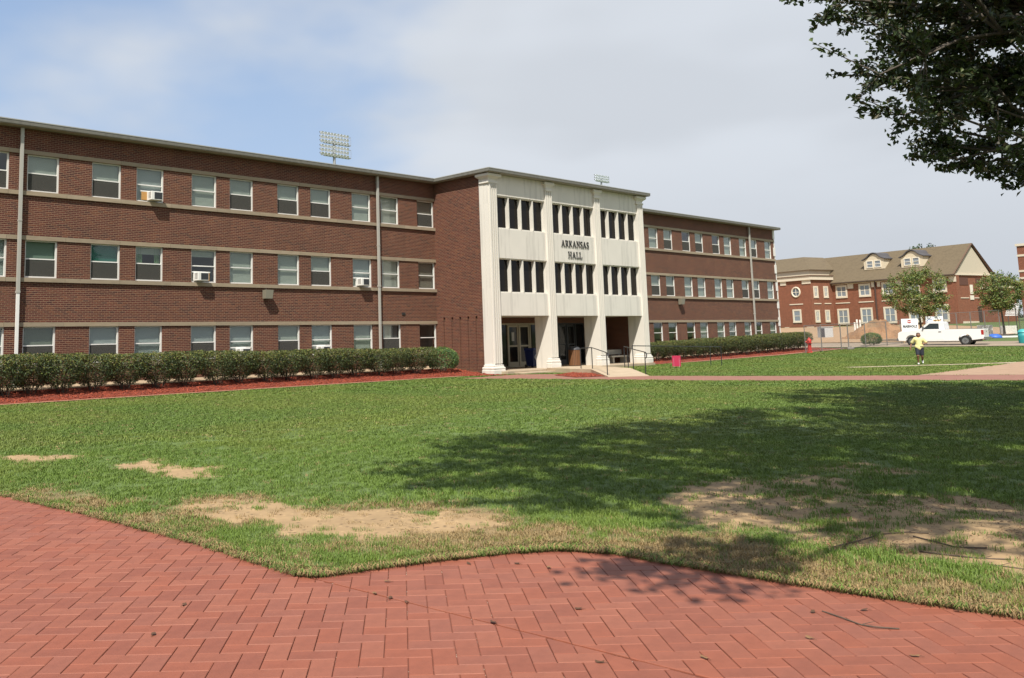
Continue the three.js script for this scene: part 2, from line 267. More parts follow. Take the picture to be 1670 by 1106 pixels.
  const prism = (q) => {
    const cx = q.reduce((s, p) => s + p[0], 0) / q.length, cz = q.reduce((s, p) => s + p[1], 0) / q.length, pos = [], uv = [], n = q.length;
    const ins = q.map(([x, z]) => { const dx = x - cx, dz = z - cz, L = Math.hypot(dx, dz), k = Math.max(0, 1 - 0.006 / L); return [cx + dx * k, cz + dz * k]; });
    const put = (...v) => v.forEach(([x, y, z]) => { pos.push(x, y, z); uv.push(x, z); });
    let s = 0; for (let i = 0; i < n; i++) { const p = q[i], r = q[(i + 1) % n]; s += p[0] * r[1] - r[0] * p[1]; }
    const Q = s > 0 ? [...q].reverse() : q, I = s > 0 ? [...ins].reverse() : ins, Y0 = 0, Y1 = 0.0065, Y2 = 0.0095;
    for (let i = 0; i < n; i++) { const a = Q[i], b = Q[(i + 1) % n], c = I[i], d = I[(i + 1) % n]; put([a[0], Y0, a[1]], [b[0], Y0, b[1]], [b[0], Y1, b[1]], [a[0], Y0, a[1]], [b[0], Y1, b[1]], [a[0], Y1, a[1]]); put([a[0], Y1, a[1]], [b[0], Y1, b[1]], [d[0], Y2, d[1]], [a[0], Y1, a[1]], [d[0], Y2, d[1]], [c[0], Y2, c[1]]); }
    for (let i = 1; i + 1 < n; i++) put([I[0][0], Y2, I[0][1]], [I[i][0], Y2, I[i][1]], [I[i + 1][0], Y2, I[i + 1][1]]);
    const g = new THREE.BufferGeometry(); g.setAttribute('position', new THREE.Float32BufferAttribute(pos, 3)); g.setAttribute('uv', new THREE.Float32BufferAttribute(uv, 2)); g.computeVertexNormals(); return g;
  };
  for (const b of bricks) { const [px, py, d] = project(V3(b.c[0], 0.03, b.c[1])); b.seen = d > 0.5 && px > -30 && px < 1700 && py > 500 && py < 1130 ? area(b.q) / (d * d * d) : 0; }
  bricks.sort((a, b) => b.seen - a.seen);
  const shared = {}, rest = [];
  bricks.forEach((b, k) => {
    if (k < 300 && b.seen > 0) {
      let g, at = [0, 0];
      if (b.cut) g = prism(b.q); else { at = b.c; g = shared[b.m] ??= prism(b.q.map(([x, z]) => [x - b.c[0], z - b.c[1]])); }
      const m = part('brick', g, mats[b.tone], slab); m.position.set(at[0], 0.036 + b.lift, at[1]);
    } else { const g = prism(b.q); g.translate(0, 0.036 + b.lift, 0); const t = tones[b.tone]; g.setAttribute('color', new THREE.BufferAttribute(new Float32Array(g.attributes.position.count * 3).map((_, i) => t[i % 3]), 3)); rest.push(g); }
  });
  const f = part('brick_field', mergeGeometries(rest), M(1, 1, 1, 0.66, { map: grain, vertexColors: true }), slab); f.userData.kind = 'stuff';
}

// paths, beds, slabs
const pathTex = dataTex(512, 512, (u, v, i, j) => { const k = 0.8 + 0.3 * fbm(u * 8, v * 8, 1, 4) + 0.15 * (noise(i * 0.5, j * 0.5, 2) - 0.5), jt = (Math.floor(v * 16) % 2 ? (u * 8 + 0.5) % 1 : (u * 8) % 1) < 0.05 || (v * 16) % 1 < 0.09 ? 0.8 : 1; return [k * jt, k * jt, k * jt]; }, 1.6, 1.6);
const pinkBrick = M(0.29, 0.135, 0.095, 0.85, { map: pathTex });
struct('brick_walkway', sheet([[27.4, 5.4], [27.9, 5.0], [31.6, 4.75], [33.2, 7.4], [30.9, 10.2], [32.4, 11.3], [33.3, 14], [34.4, 17.2], [35.8, 19.9], [37.4, 23], [38, 30], [34.2, 30], [33.6, 24], [31.8, 19.6], [30, 15.6], [29.3, 12], [28.2, 7.5]], 0.012, 1.5), pinkBrick);
struct('concrete_path', sheet([[35.95, 20.0], [44.9, 19.75], [60, 19.6], [60, 23.6], [37.5, 23.2]], 0.016, 2), M(0.39, 0.26, 0.175, 0.9, { map: concTex }));
struct('narrow_path', sheet([[42.6, 14.5], [50.6, 20.0], [50.2, 20.85], [42.1, 15.2]], 0.014, 2), concrete);
struct('kerb', sheet([[72.5, -30], [73.25, -30], [73.75, 40], [73.0, 40]], 0.12, 2), concrete);
struct('road', sheet([[73.75, -60], [82, -60], [82, 60], [74.05, 60]], 0.02, 3), M(0.30, 0.24, 0.18, 0.95, { map: concTex }));
struct('construction_dirt', sheet([[82, -60], [139, -60], [137, -12], [112, 4], [98, 8], [82, 9]], 0.06, 4), M(0.38, 0.25, 0.145, 0.95, { map: concTex }));
struct('edging_strip', [sheet([[-6, 3.55], [28, 3.55], [31, 3.55], [31, 3.8], [-6, 3.8]], 0.03, 0.6), sheet([[46, 3.55], [72, 3.3], [72, 3.55], [46, 3.85]], 0.03, 0.6)], M(0.40, 0.20, 0.13, 0.9, { map: concTex }));
struct('gutter_slab', [sheet([[-6, 0.02], [31.2, 0.02], [31.2, 1.15], [-6, 1.15]], 0.035, 0.5), sheet([[44.1, 0.02], [69, 0.02], [69, 1.0], [44.1, 1.0]], 0.035, 0.5)], M(0.43, 0.33, 0.225, 0.9, { map: concTex }));
const mulchBeds = [[[-6, 1.15], [31.2, 1.15], [31.2, 3.15], [30.9, 4.9], [29.5, 3.9], [28, 3.55], [-6, 3.55]], [[44.6, 1.0], [69.5, 1.0], [72, 2.4], [72, 3.3], [46, 3.55], [44.9, 3.9]], poly2([[905, 613], [968, 603], [988, 614.5], [940, 616.5]])];
{
  const mt = dataTex(512, 512, (u, v, i, j) => { const k = 0.55 + 0.8 * noise(i * 0.25, j * 0.5, 1) * (0.6 + 0.8 * noise(i * 0.7, j * 0.3, 2)); return [k, k, k]; }, 1.2, 1.2);
  struct('mulch_bed', mulchBeds.map((b) => sheet(b, 0.022, 0.5)), M(0.21, 0.045, 0.024, 0.95, { map: mt }));
  const g = new THREE.BoxGeometry(0.085, 0.012, 0.024), rnd = rngOf(31), mats = []; 
  const N = 9000, im = new THREE.InstancedMesh(g, M(1, 1, 1, 0.9), N), o = new THREE.Object3D(), col = new THREE.Color(); let k = 0;
  const drop = (x, z) => { o.position.set(x, ground(x, z) + 0.03 + rnd() * 0.015, z); o.rotation.set((rnd() - 0.5) * 0.7, rnd() * 6.3, (rnd() - 0.5) * 0.7); o.scale.set(0.5 + rnd(), 1, 0.6 + rnd()); o.updateMatrix(); im.setMatrixAt(k, o.matrix); const t = 0.6 + rnd() * 0.8; im.setColorAt(k++, col.setRGB(0.29 * t, 0.062 * t, 0.03 * t)); };
  while (k < 6200) { const x = lerp(8, 31, rnd()), z = lerp(1.3, 3.5, rnd()); drop(x, z); }
  while (k < 8000) { const x = lerp(45, 70, rnd()), z = lerp(1.2, 3.4, rnd()); drop(x, z); }
  while (k < N) { const x = lerp(29, 36, rnd()), z = lerp(3.2, 10, rnd()); if (inside(mulchBeds[0], x, z) || inside(mulchBeds[2], x, z)) drop(x, z); }
  im.name = 'mulch_chips'; im.userData.kind = 'stuff'; im.castShadow = im.receiveShadow = true; tag(im, 'shredded red bark mulch spread under the hedges', 'mulch'); scene.add(im);
}
// grass blades
{
  const clump = (seed, n, R, hgt, wid) => {
    const rnd = rngOf(seed), pos = [];
    for (let i = 0; i < n; i++) {
      const a = rnd() * 6.283, r = R * Math.sqrt(rnd()), x = Math.cos(a) * r, z = Math.sin(a) * r, h = hgt * (0.55 + 0.6 * rnd()), t = rnd() * 6.283, lean = h * (0.15 + 0.75 * rnd()), w = wid * (0.6 + 0.6 * rnd()) / 2;
      const dx = Math.cos(t), dz = Math.sin(t), sx = -dz * w, sz = dx * w, mx = x + dx * lean * 0.35, mz = z + dz * lean * 0.35, my = h * 0.6, tx = x + dx * lean, tz = z + dz * lean;
      pos.push(x - sx, 0, z - sz, x + sx, 0, z + sz, mx + sx * 0.8, my, mz + sz * 0.8, x - sx, 0, z - sz, mx + sx * 0.8, my, mz + sz * 0.8, mx - sx * 0.8, my, mz - sz * 0.8, mx - sx * 0.8, my, mz - sz * 0.8, mx + sx * 0.8, my, mz + sz * 0.8, tx, h * (0.98 - 0.25 * rnd()), tz);
    }
    const g = new THREE.BufferGeometry(); g.setAttribute('position', new THREE.Float32BufferAttribute(pos, 3)); g.computeVertexNormals(); return g;
  };
  const rnd = rngOf(99), bands = [[4.5, 9, 330, 0.06, 0.062, 0.0052, 26], [9, 16, 150, 0.085, 0.062, 0.0075, 26], [16, 30, 75, 0.13, 0.05, 0.011, 30], [30, 55, 24, 0.23, 0.045, 0.02, 34], [55, 86, 9, 0.38, 0.05, 0.032, 34]];
  const noGrass = [PAVE, ...mulchBeds, [[27.4, 5.4], [27.9, 5.0], [31.6, 4.75], [33.2, 7.4], [30.9, 10.2], [32.4, 11.3], [33.3, 14], [34.4, 17.2], [35.8, 19.9], [37.4, 23], [38, 30], [34.2, 30], [33.6, 24], [31.8, 19.6], [30, 15.6], [29.3, 12], [28.2, 7.5]], [[35.95, 20.0], [44.9, 19.75], [60, 19.6], [60, 23.6], [37.5, 23.2]], [[42.6, 14.5], [50.6, 20.0], [50.2, 20.85], [42.1, 15.2]], [[33.4, 4.3], [37.6, 4.3], [35.3, 8.4], [32.1, 11.4], [30.6, 10.3], [33.4, 7.5]]];
  bands.forEach(([r0, r1, dens, R, hgt, wid, nb], bi) => {
    const area = 0.5 * 1.3 * (r1 * r1 - r0 * r0), n = Math.floor(area * dens), spots = [];
    for (let i = 0; i < n; i++) {
      const r = Math.sqrt(lerp(r0 * r0, r1 * r1, rnd())), a = 0.25 + rnd() * 1.3, x = r * Math.sin(a), z = 32.1 - r * Math.cos(a), u = rnd(), v = rnd(), w = rnd(), q = rnd();
      if (z < 3.85 && x < 73 || x > 72.8) continue; if (noGrass.some((p) => inside(p, x, z))) continue;
      let sand = 0, straw = 0; if (x < 19 && z > 16) [sand, straw] = cover(x, z);
      if (u < sand * 1.05) { if (v > 0.075) continue; }
      const big = fbm(x * 0.35, z * 0.35, 2, 3), fine = fbm(x * 2.2, z * 2.2, 7, 3); let c, s = 0.75 + 0.5 * fine + 0.25 * (q - 0.5);
      if (w < straw * 0.85 + 0.03) { const t = 0.7 + 0.6 * q; c = [0.31 * t, 0.22 * t, 0.10 * t]; s *= 0.8; }
      else { const t = (bi < 2 ? 1.04 : 0.92) * (0.88 + 0.24 * q) * (0.84 + 0.32 * fine), y = sstep(0.35, 0.7, big) * 0.8 + 0.4 * (v - 0.5); c = [lerp(0.118, 0.160, clamp(y)) * t, lerp(0.188, 0.204, clamp(y)) * t, lerp(0.027, 0.032, clamp(y)) * t]; }
      spots.push([x, z, s, c, q * 6.28]);
    }
    const im = new THREE.InstancedMesh(clump(40 + bi, nb, R, hgt, wid), M(1, 1, 1, 0.6), spots.length), o = new THREE.Object3D(), col = new THREE.Color();
    spots.forEach(([x, z, s, c, t], i) => { o.position.set(x, ground(x, z) + (x < 18.5 && z > 16.5 ? 0.008 : -0.002), z); o.rotation.y = t; o.scale.set(1, s, 1); o.updateMatrix(); im.setMatrixAt(i, o.matrix); im.setColorAt(i, col.setRGB(...c)); });
    im.name = numbered('lawn_grass'); im.userData.kind = 'stuff'; im.castShadow = im.receiveShadow = true; tag(im, ['long green and straw coloured grass blades beside the red paving', 'green grass blades around the bare sandy patches', 'mown green grass in the middle of the lawn', 'mown green grass in front of the white entrance', 'mown green grass by the road with the pickup'][bi], 'grass'); scene.add(im); console.log('grass', bi, spots.length);
  });
}

// ------------------------------------------------------------------ the hall
const XL = -6, XT0 = 31.23, XT1 = 44.0, XR = 67.62, EAVE = 9.44, TOPR = 9.6, ZF = 3.7;
const hall = thing('brick_hall', 'long three storey red brick hall with white columned entrance block', 'building', [37.6, 0, 0]);
const HO = hall.position;
const hp = (name, geo, mat, parent = hall) => { const g = Array.isArray(geo) ? join(geo) : geo; g.translate(-HO.x, -HO.y, -HO.z); return part(name, g, mat, parent); };
const leftX = []; for (let k = -3; k <= 3; k++) leftX.push(13.57 + 4.123 * k, 15.33 + 4.123 * k); leftX.push(30.06); leftX.splice(0, 1);
const rightX = [50.43, 52.16, 54.40, 56.08, 58.34, 59.98, 62.2, 63.86, 66.1];
const SILLS = [1.10, 4.14, 7.20], WH = 1.33, WL = 1.14, WR = 1.08;
function wallWith(x0, x1, y0, y1, xs, w) {
  const s = new THREE.Shape([[x0, y0], [x1, y0], [x1, y1], [x0, y1]].map(([a, b]) => new THREE.Vector2(a, b)));
  for (const x of xs) for (const y of SILLS) { const p = new THREE.Path([[x, y], [x, y + WH], [x + w, y + WH], [x + w, y]].map(([a, b]) => new THREE.Vector2(a, b))); s.holes.push(p); }
  const g = new THREE.ExtrudeGeometry(s, { depth: 0.3, bevelEnabled: false }); g.translate(0, 0, -0.3); return worldUV(g);
}
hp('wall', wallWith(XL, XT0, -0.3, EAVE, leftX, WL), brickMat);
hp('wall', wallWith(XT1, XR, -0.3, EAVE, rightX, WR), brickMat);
hp('wall', worldUV(bx(XR - 0.3, XR, -0.3, EAVE, -9, -0.3)), brickMat);
hp('wall', worldUV(bx(XL, XL + 0.3, -0.3, EAVE, -9, -0.3)), brickMat);
hp('wall', worldUV(bx(XL, XR, -0.3, EAVE, -9.3, -9)), brickMat);
hp('floor', [3.25, 6.3].map((y) => bx(XL + 0.3, XR - 0.3, y, y + 0.25, -9, -0.31)), interiorMat);
[...leftX, ...rightX].filter((_, i) => i % 2).forEach((x) => [0.2, 3.5, 6.55].forEach((y) => hp('partition', bx(x + 1.4, x + 1.5, y, y + 2.75, -8.9, -0.31), interiorMat)));
{ // stone bands, block by block
  const rnd = rngOf(8);
  const band = (x0, x1, y0, z1, name) => { const n = Math.round((x1 - x0) / 2.06), w = (x1 - x0) / n; for (let i = 0; i < n; i++) hp(name, worldUV(bx(x0 + i * w + 0.004, x0 + (i + 1) * w - 0.004, y0, y0 + 0.15, 0, z1)), stone[Math.floor(rnd() * 3)]); };
  for (const y of SILLS) for (const [a, b] of [[XL, XT0], [XT1, XR]]) { band(a, b, y + WH, 0.045, 'lintel_block'); band(a, b, y - 0.15, 0.075, 'sill_block'); }
}
// roof: slabs, metal fascia with a pale drip edge
const OV = 0.42;
hp('roof_slab', [bx(XL - 0.4, XT0 - 0.33, EAVE + 0.01, TOPR - 0.01, -9.6, OV), bx(XT0 - 0.33, XT1 + 0.33, EAVE + 0.01, TOPR - 0.01, -9.6, ZF + 0.38), bx(XT1 + 0.33, XR + 0.35, EAVE + 0.01, TOPR - 0.01, -9.6, OV)], M(0.30, 0.28, 0.24, 0.9));
const fas = (x0, x1, z0, z1) => { hp('fascia', worldUV(bx(x0, x1, EAVE + 0.03, TOPR, z0, z1)), fasciaMat); const lx = Math.abs(x1 - x0) > Math.abs(z1 - z0) ? 0 : 0.012, lz = lx ? 0 : 0.012; hp('drip_edge', bx(x0 - lx, x1 + lx, TOPR, TOPR + 0.035, z0 - lz, z1 + lz), dripMat); };
fas(XL - 0.4, XT0 - 0.33 - 0.03, OV, OV + 0.03); fas(XT0 - 0.36, XT0 - 0.33, OV, ZF + 0.38); fas(XT0 - 0.36, XT1 + 0.36, ZF + 0.38, ZF + 0.41); fas(XT1 + 0.33, XT1 + 0.36, OV + 0.03, ZF + 0.38); fas(XT1 + 0.36, XR + 0.35, OV, OV + 0.03); fas(XR + 0.35, XR + 0.38, -9.6, OV + 0.03);
// windows of the wings
const BL = { pale: M(0.36, 0.375, 0.325, 0.9), cool: M(0.33, 0.35, 0.335, 0.9), olive: M(0.15, 0.165, 0.12, 0.9), teal: M(0.015, 0.13, 0.095, 0.8), white: M(0.52, 0.52, 0.47, 0.9), tan: M(0.20, 0.175, 0.145, 0.9), sage: M(0.19, 0.25, 0.20, 0.9), green: M(0.13, 0.22, 0.10, 0.9), charcoal: M(0.10, 0.10, 0.10, 0.9) };
const wgeo = {};
function windowGeo(w) {
  if (wgeo[w]) return wgeo[w];
  const f = 0.045, bars = [bx(0, w, 0, 0.055, -0.03, 0.035), bx(0, w, WH - f, WH, -0.03, 0.03), bx(0, f, 0.055, WH - f, -0.03, 0.03), bx(w - 0.062, w, 0.055, WH - f, -0.03, 0.035), bx(f, w - 0.062, WH * 0.49, WH * 0.49 + 0.042, -0.028, 0.022)];
  const blindGeo = (y0, y1) => { const n = Math.max(2, Math.round((y1 - y0) / 0.05)), list = []; for (let i = 0; i < n; i++) { const b = bx(f, w - f, 0, (y1 - y0) / n * 1.12, -0.002, 0.002); b.rotateX(-0.22); b.translate(0, y0 + (y1 - y0) * i / n, -0.075); list.push(b); } return join(list); };
  const vert = (x0, x1) => { const list = []; for (let x = x0; x < x1; x += 0.075) { const b = bx(-0.042, 0.042, 0.06, WH - f, -0.002, 0.002); b.rotateY(0.3); b.translate(x + 0.04, 0, -0.09); list.push(b); } return join(list); };
  return wgeo[w] = { frame: join(bars), up: bx(f, w - 0.06, WH * 0.49 + 0.042, WH - f, -0.004, 0.0), low: bx(f, w - 0.06, 0.055, WH * 0.49, -0.014, -0.01), screen: bx(f, w - 0.06, 0.056, WH * 0.49, 0.008, 0.010), full: blindGeo(0.06, WH - 0.05), top: blindGeo(WH * 0.5, WH - 0.05), short: blindGeo(WH * 0.78, WH - 0.05), vert: vert(0.05, w * 0.52), vertAll: vert(0.05, w - 0.1), shade: bx(f, w - f, 0.05, WH - 0.04, -0.09, -0.086), curtain: join([vert(0.05, w * 0.26), vert(w * 0.74, w - 0.1)]), half: bx(w * 0.5, w - f, 0.06, WH - 0.05, -0.11, -0.105) };
}
// letter codes: kind of covering; s = insect screen on the lower sash
const COVER = {
  p: [['full', BL.pale]], c: [['full', BL.cool]], o: [['shade', BL.olive]], t: [['shade', BL.teal]], w: [['vertAll', BL.white]], n: [['shade', BL.tan]], e: [['shade', BL.sage]],
  d: [], g: [['short', BL.pale], ['curtain', BL.green]], h: [['vert', BL.white], ['half', BL.charcoal]], u: [['top', BL.pale]], k: [['short', BL.pale]],
};
const LROWS = [['cs', 'ps', 'p', 'ps', 'c', 'p', 'os', 'cs', 'c', 'cs', 'c', 'ps', 'c', 'p', 'hs', 'd'], ['p', 'cs', 'ps', 'p', 'c', 'c', 'es', 'ts', 'gs', 'k', 'p', 'p', 'ps', 'c', 'w', 'n'], ['ps', 'p', 'c', 'cs', 'd', 'ds', 'ps', 'ps', 'c', 'p', 'ps', 'ps', 'us', 'p', 'w', 'ns']];
const RROWS = [['d', 'k', 'd', 'p', 'p', 'c', 'c', 'd', 'p'], ['ps', 'ps', 'p', 'p', 'p', 'p', 'cs', 'ps', 'p'], ['p', 'ps', 'ds', 'us', 'ds', 'p', 'p', 'cs', 'p']];
function putWindow(x, y, w, code) {
  const G = windowGeo(w), m = part('window', G.frame, frameMat, hall); m.position.set(x - HO.x, y, -0.09);
  part('pane', G.up, glass, m); part('pane', G.low, glass, m);
  for (const [g, mat] of COVER[code[0]]) part(g === 'curtain' ? 'curtain' : 'blind', G[g], mat, m);
  if (code[1] === 's') part('insect_screen', G.screen, screenMat, m);
}
const off = LROWS[0].length - leftX.length;
leftX.forEach((x, i) => SILLS.forEach((y, r) => putWindow(x, y, WL, LROWS[r][Math.max(0, i + off)] ?? 'p')));
rightX.forEach((x, i) => SILLS.forEach((y, r) => putWindow(x, y, WR, RROWS[r][i])));
// downspouts
function downspout(x, mat0, mat1, ySplit) {
  const m = hp('downspout', [bx(x - 0.055, x + 0.055, ySplit, EAVE - 0.02, 0.10, 0.19), bx(x - 0.062, x + 0.062, EAVE - 0.35, EAVE - 0.3, 0.076, 0.2), bx(x - 0.066, x + 0.066, ySplit - 0.03, ySplit + 0.05, 0.076, 0.2), bx(x - 0.062, x + 0.062, 6.1, 6.15, 0.076, 0.2)], mat0);
  const g = bx(x - 0.05, x + 0.05, ground(x, 0.15) + 0.02, ySplit - 0.03, 0.105, 0.185); g.translate(-HO.x, 0, 0); part('lower_pipe', g, mat1, m);
}
downspout(10.95, pipeMat, pipeWhite, 3.62); downspout(27.4, pipeMat, pipeMat, 4.2); downspout(63.55, pipeMat, pipeMat, 3.0);
// white quoins on the far corner
for (let i = 0; i < 14; i++) { const y = 0.1 + i * 0.667, d = i % 2 ? 0.34 : 0.62; hp('quoin', bx(XR - (i % 2 ? 0.16 : 0.02), XR + 0.1, y, y + 0.655, -d, i % 2 ? 0.05 : 0.012), frameMat); }
hp('vent_grille', [bx(28.9, 29.12, 2.86, 2.98, 0, 0.02), ...[0, 1, 2].map((k) => bx(28.91, 29.11, 2.875 + k * 0.035, 2.89 + k * 0.035, 0.02, 0.035))], M(0.05, 0.045, 0.04, 0.7));

// entrance block: brick side with slots, white front with pilasters
{
  const z1 = 3.13, slots = [0.52, 1.07, 1.61, 2.15, 2.68], sw = 0.062, list = [bx(XT0, XT0 + 0.3, 2.72, EAVE, 0, z1), bx(XT0 + 0.08, XT0 + 0.3, -0.3, 2.72, 0, z1), bx(XT0, XT0 + 0.08, -0.3, 0.24, 0, z1)];
  let a = 0; for (const s of [...slots, z1 + sw]) { list.push(bx(XT0, XT0 + 0.08, 0.24, 2.72, a, s - sw)); a = s + sw; }
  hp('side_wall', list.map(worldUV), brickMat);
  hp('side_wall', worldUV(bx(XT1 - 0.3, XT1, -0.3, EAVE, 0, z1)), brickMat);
}
const PILX = [31.475, 35.62, 39.68, 43.74], BAYS = [[31.78, 35.38], [35.87, 39.47], [39.92, 43.5]];
{
  const s = new THREE.Shape([[XT0 - 0.02, 2.72], [XT1 + 0.02, 2.72], [XT1 + 0.02, EAVE], [XT0 - 0.02, EAVE]].map(([a, b]) => new THREE.Vector2(a, b)));
  for (const [a, b] of BAYS) for (const [y0, y1] of [[3.79, 5.44], [6.84, 8.44]]) s.holes.push(new THREE.Path([[a, y0], [a, y1], [b, y1], [b, y0]].map(([p, q]) => new THREE.Vector2(p, q))));
  const g = new THREE.ExtrudeGeometry(s, { depth: 0.27, bevelEnabled: false }); g.translate(0, 0, ZF - 0.27); hp('front_panel', worldUV(g), white);
  // a shallow frame round each group of windows
  for (const [a, b] of BAYS) for (const [y0, y1] of [[3.79, 5.44], [6.84, 8.44]]) {
    const fr = hp('window', [bx(a, b, y0, y0 + 0.06, ZF - 0.24, ZF - 0.05), bx(a, b, y1 - 0.05, y1, ZF - 0.24, ZF - 0.05), ...[0, 1, 2].map((k) => bx(a + 0.9 * (k + 1) - 0.035, a + 0.9 * (k + 1) + 0.035, y0 + 0.06, y1 - 0.05, ZF - 0.25, ZF - 0.03)), bx(a, a + 0.03, y0 + 0.06, y1 - 0.05, ZF - 0.25, ZF - 0.16), bx(b - 0.03, b, y0 + 0.06, y1 - 0.05, ZF - 0.25, ZF - 0.16)], white);
    for (let k = 0; k < 4; k++) { const x0 = k ? a + 0.9 * k + 0.035 : a + 0.03, x1 = k < 3 ? a + 0.9 * (k + 1) - 0.035 : b - 0.03; hp('pane', bx(x0, x1, y0 + 0.06, y1 - 0.05, ZF - 0.235, ZF - 0.225), darkGlass, fr); }
  }
  hp('corner_pier', [worldUV(bx(XT0 - 0.03, XT0 + 0.5, 0.0, EAVE, 3.135, ZF - 0.275)), worldUV(bx(XT0 - 0.03, XT0 + 0.5, 0.0, 2.718, ZF - 0.275, ZF))], white);
  hp('corner_pier', [worldUV(bx(XT1 - 0.5, XT1 + 0.03, 0.0, EAVE, 3.135, ZF - 0.275)), worldUV(bx(XT1 - 0.5, XT1 + 0.03, 0.0, 2.718, ZF - 0.275, ZF)), worldUV(bx(XT1 - 0.5, XT1 + 0.03, 0.0, 2.718, 2.78, 3.135))], white);
  PILX.forEach((x, i) => {
    const w = 0.24, y0 = i ? 0.16 : 0.0, ribs = [bx(x - w, x + w, y0, 9.0, ZF, ZF + 0.035)]; for (let k = 0; k < 4; k++) { const rx = x - w + 0.035 + k * 0.1367; ribs.push(bx(rx - 0.035, rx + 0.035, y0 + 0.5, 8.95, ZF + 0.035, ZF + 0.105)); }
    const c = hp('column', ribs.map(worldUV), white);
    const cap = sq([[0.0, 8.95], [0.28, 8.95], [0.315, 8.98], [0.315, 9.05], [0.27, 9.08], [0.27, 9.13], [0.31, 9.2], [0.4, 9.27], [0.44, 9.3], [0.44, 9.415], [0, 9.415]], i % 3 ? 0.85 : 1.08, i % 3 ? 0.5 : 0.95); cap.translate(x, 0, ZF - (i % 3 ? 0.02 : 0.2)); hp('capital', cap, white, c);
    const b = sq([[0, y0 - 0.02], [0.36, y0 - 0.02], [0.36, y0 + 0.2], [0.335, y0 + 0.23], [0.355, y0 + 0.27], [0.345, y0 + 0.33], [0.30, y0 + 0.36], [0.305, y0 + 0.42], [0.27, y0 + 0.46], [0, y0 + 0.46]], i % 3 ? 1 : 1.12, i % 3 ? 0.5 : 1.05); b.translate(x - (i === 0 ? 0.02 : 0), 0, ZF - (i % 3 ? 0.02 : 0.22)); hp('base', b, white, c);
    if (i % 3) hp('pier', worldUV(bx(x - 0.24, x + 0.24, 0.13, 2.718, 2.78, ZF)), white, c);
  });
  // porch: ceiling, back wall and two glazed door screens
  hp('porch_ceiling', bx(XT0 + 0.3, XT1 - 0.3, 2.72, 2.95, 0.6, ZF - 0.28), white);
  const D = [[34.65, 38.2], [38.95, 42.0]], zb = 0.9, segs = [[XT0 + 0.3, D[0][0]], [D[0][1], D[1][0]], [D[1][1], XT1 - 0.3]];
  hp('porch_wall', [...segs.map(([a, b]) => bx(a, b, -0.1, 2.72, 0.6, zb)), ...D.map(([a, b]) => bx(a, b, 2.42, 2.72, 0.6, zb))].map(worldUV), brickMat);
  const alu = M(0.36, 0.32, 0.23, 0.45), dark = M(0.012, 0.012, 0.012, 0.06, { specularIntensity: 0.5 });
  D.forEach(([a, b], di) => {
    const n = 4, w = (b - a) / n, dr = hp('door_screen', [bx(a, b, 2.34, 2.42, 0.72, 0.84), ...[0, 1, 2, 3, 4].map((k) => bx(a + k * w - (k === 4 ? 0.07 : k ? 0.035 : 0), a + k * w + (k === 4 ? 0 : 0.035), 0.17, 2.34, 0.72, 0.84)), bx(a, b, 0.15, 0.2, 0.72, 0.84)], di ? blackMetal : alu);
    for (let k = 0; k < n; k++) {
      const x0 = a + k * w + 0.04, x1 = a + (k + 1) * w - 0.04;
      if (k === 1 || k === 2) { const dm = hp('door', [bx(x0, x0 + 0.09, 0.2, 2.32, 0.75, 0.80), bx(x1 - 0.09, x1, 0.2, 2.32, 0.75, 0.80), bx(x0 + 0.09, x1 - 0.09, 2.22, 2.32, 0.75, 0.80), bx(x0 + 0.09, x1 - 0.09, 1.2, 1.28, 0.75, 0.80), bx(x0 + 0.09, x1 - 0.09, 0.2, 0.42, 0.75, 0.80)], di ? blackMetal : alu, dr);
        part('door_glass', bx(x0 + 0.09 - HO.x, x1 - 0.09 - HO.x, 0.42, 2.22, 0.77, 0.775), dark, dr); if (!di && k === 1) part('notice', bx(x0 + 0.3 - HO.x, x0 + 0.5 - HO.x, 1.5, 1.95, 0.776, 0.779), M(0.45, 0.45, 0.43, 0.8), dr); }
      else part('side_light', bx(x0 - HO.x, x1 - HO.x, 0.2, 2.34, 0.77, 0.775), dark, dr);
    }
  });
  // raised letters
  const font = await new FontLoader().loadAsync('fonts/droid/droid_serif_regular.typeface.json'), lm = M(0.02, 0.02, 0.02, 0.4);
  const write = (text, x0, x1, y0, h) => {
    const gs = [...text].map((c) => { const g = new TextGeometry(c, { font, size: h, depth: 0.025, curveSegments: 4, bevelEnabled: false }); g.computeBoundingBox(); return g; });
    const ws = gs.map((g) => g.boundingBox.max.x - g.boundingBox.min.x), tot = ws.reduce((s, v) => s + v, 0), gap = h * 0.11, L = tot + gap * (gs.length - 1), k = (x1 - x0) / L; let x = x0;
    gs.forEach((g, i) => { g.translate(-g.boundingBox.min.x, 0, 0); g.scale(k, h / (g.boundingBox.max.y), 1); g.translate(x, y0, ZF + 0.012); x += (ws[i] + gap) * k; hp('letter', plain(g), lm); });
  };
  write('ARKANSAS', 36.58, 38.88, 6.23, 0.335); write('HALL', 37.1, 38.26, 5.66, 0.335);
}
struct('porch_floor', worldUV(bx(XT0 + 0.32, XT1 - 0.3, -0.2, 0.14, 0.9, 4.25)), concrete);
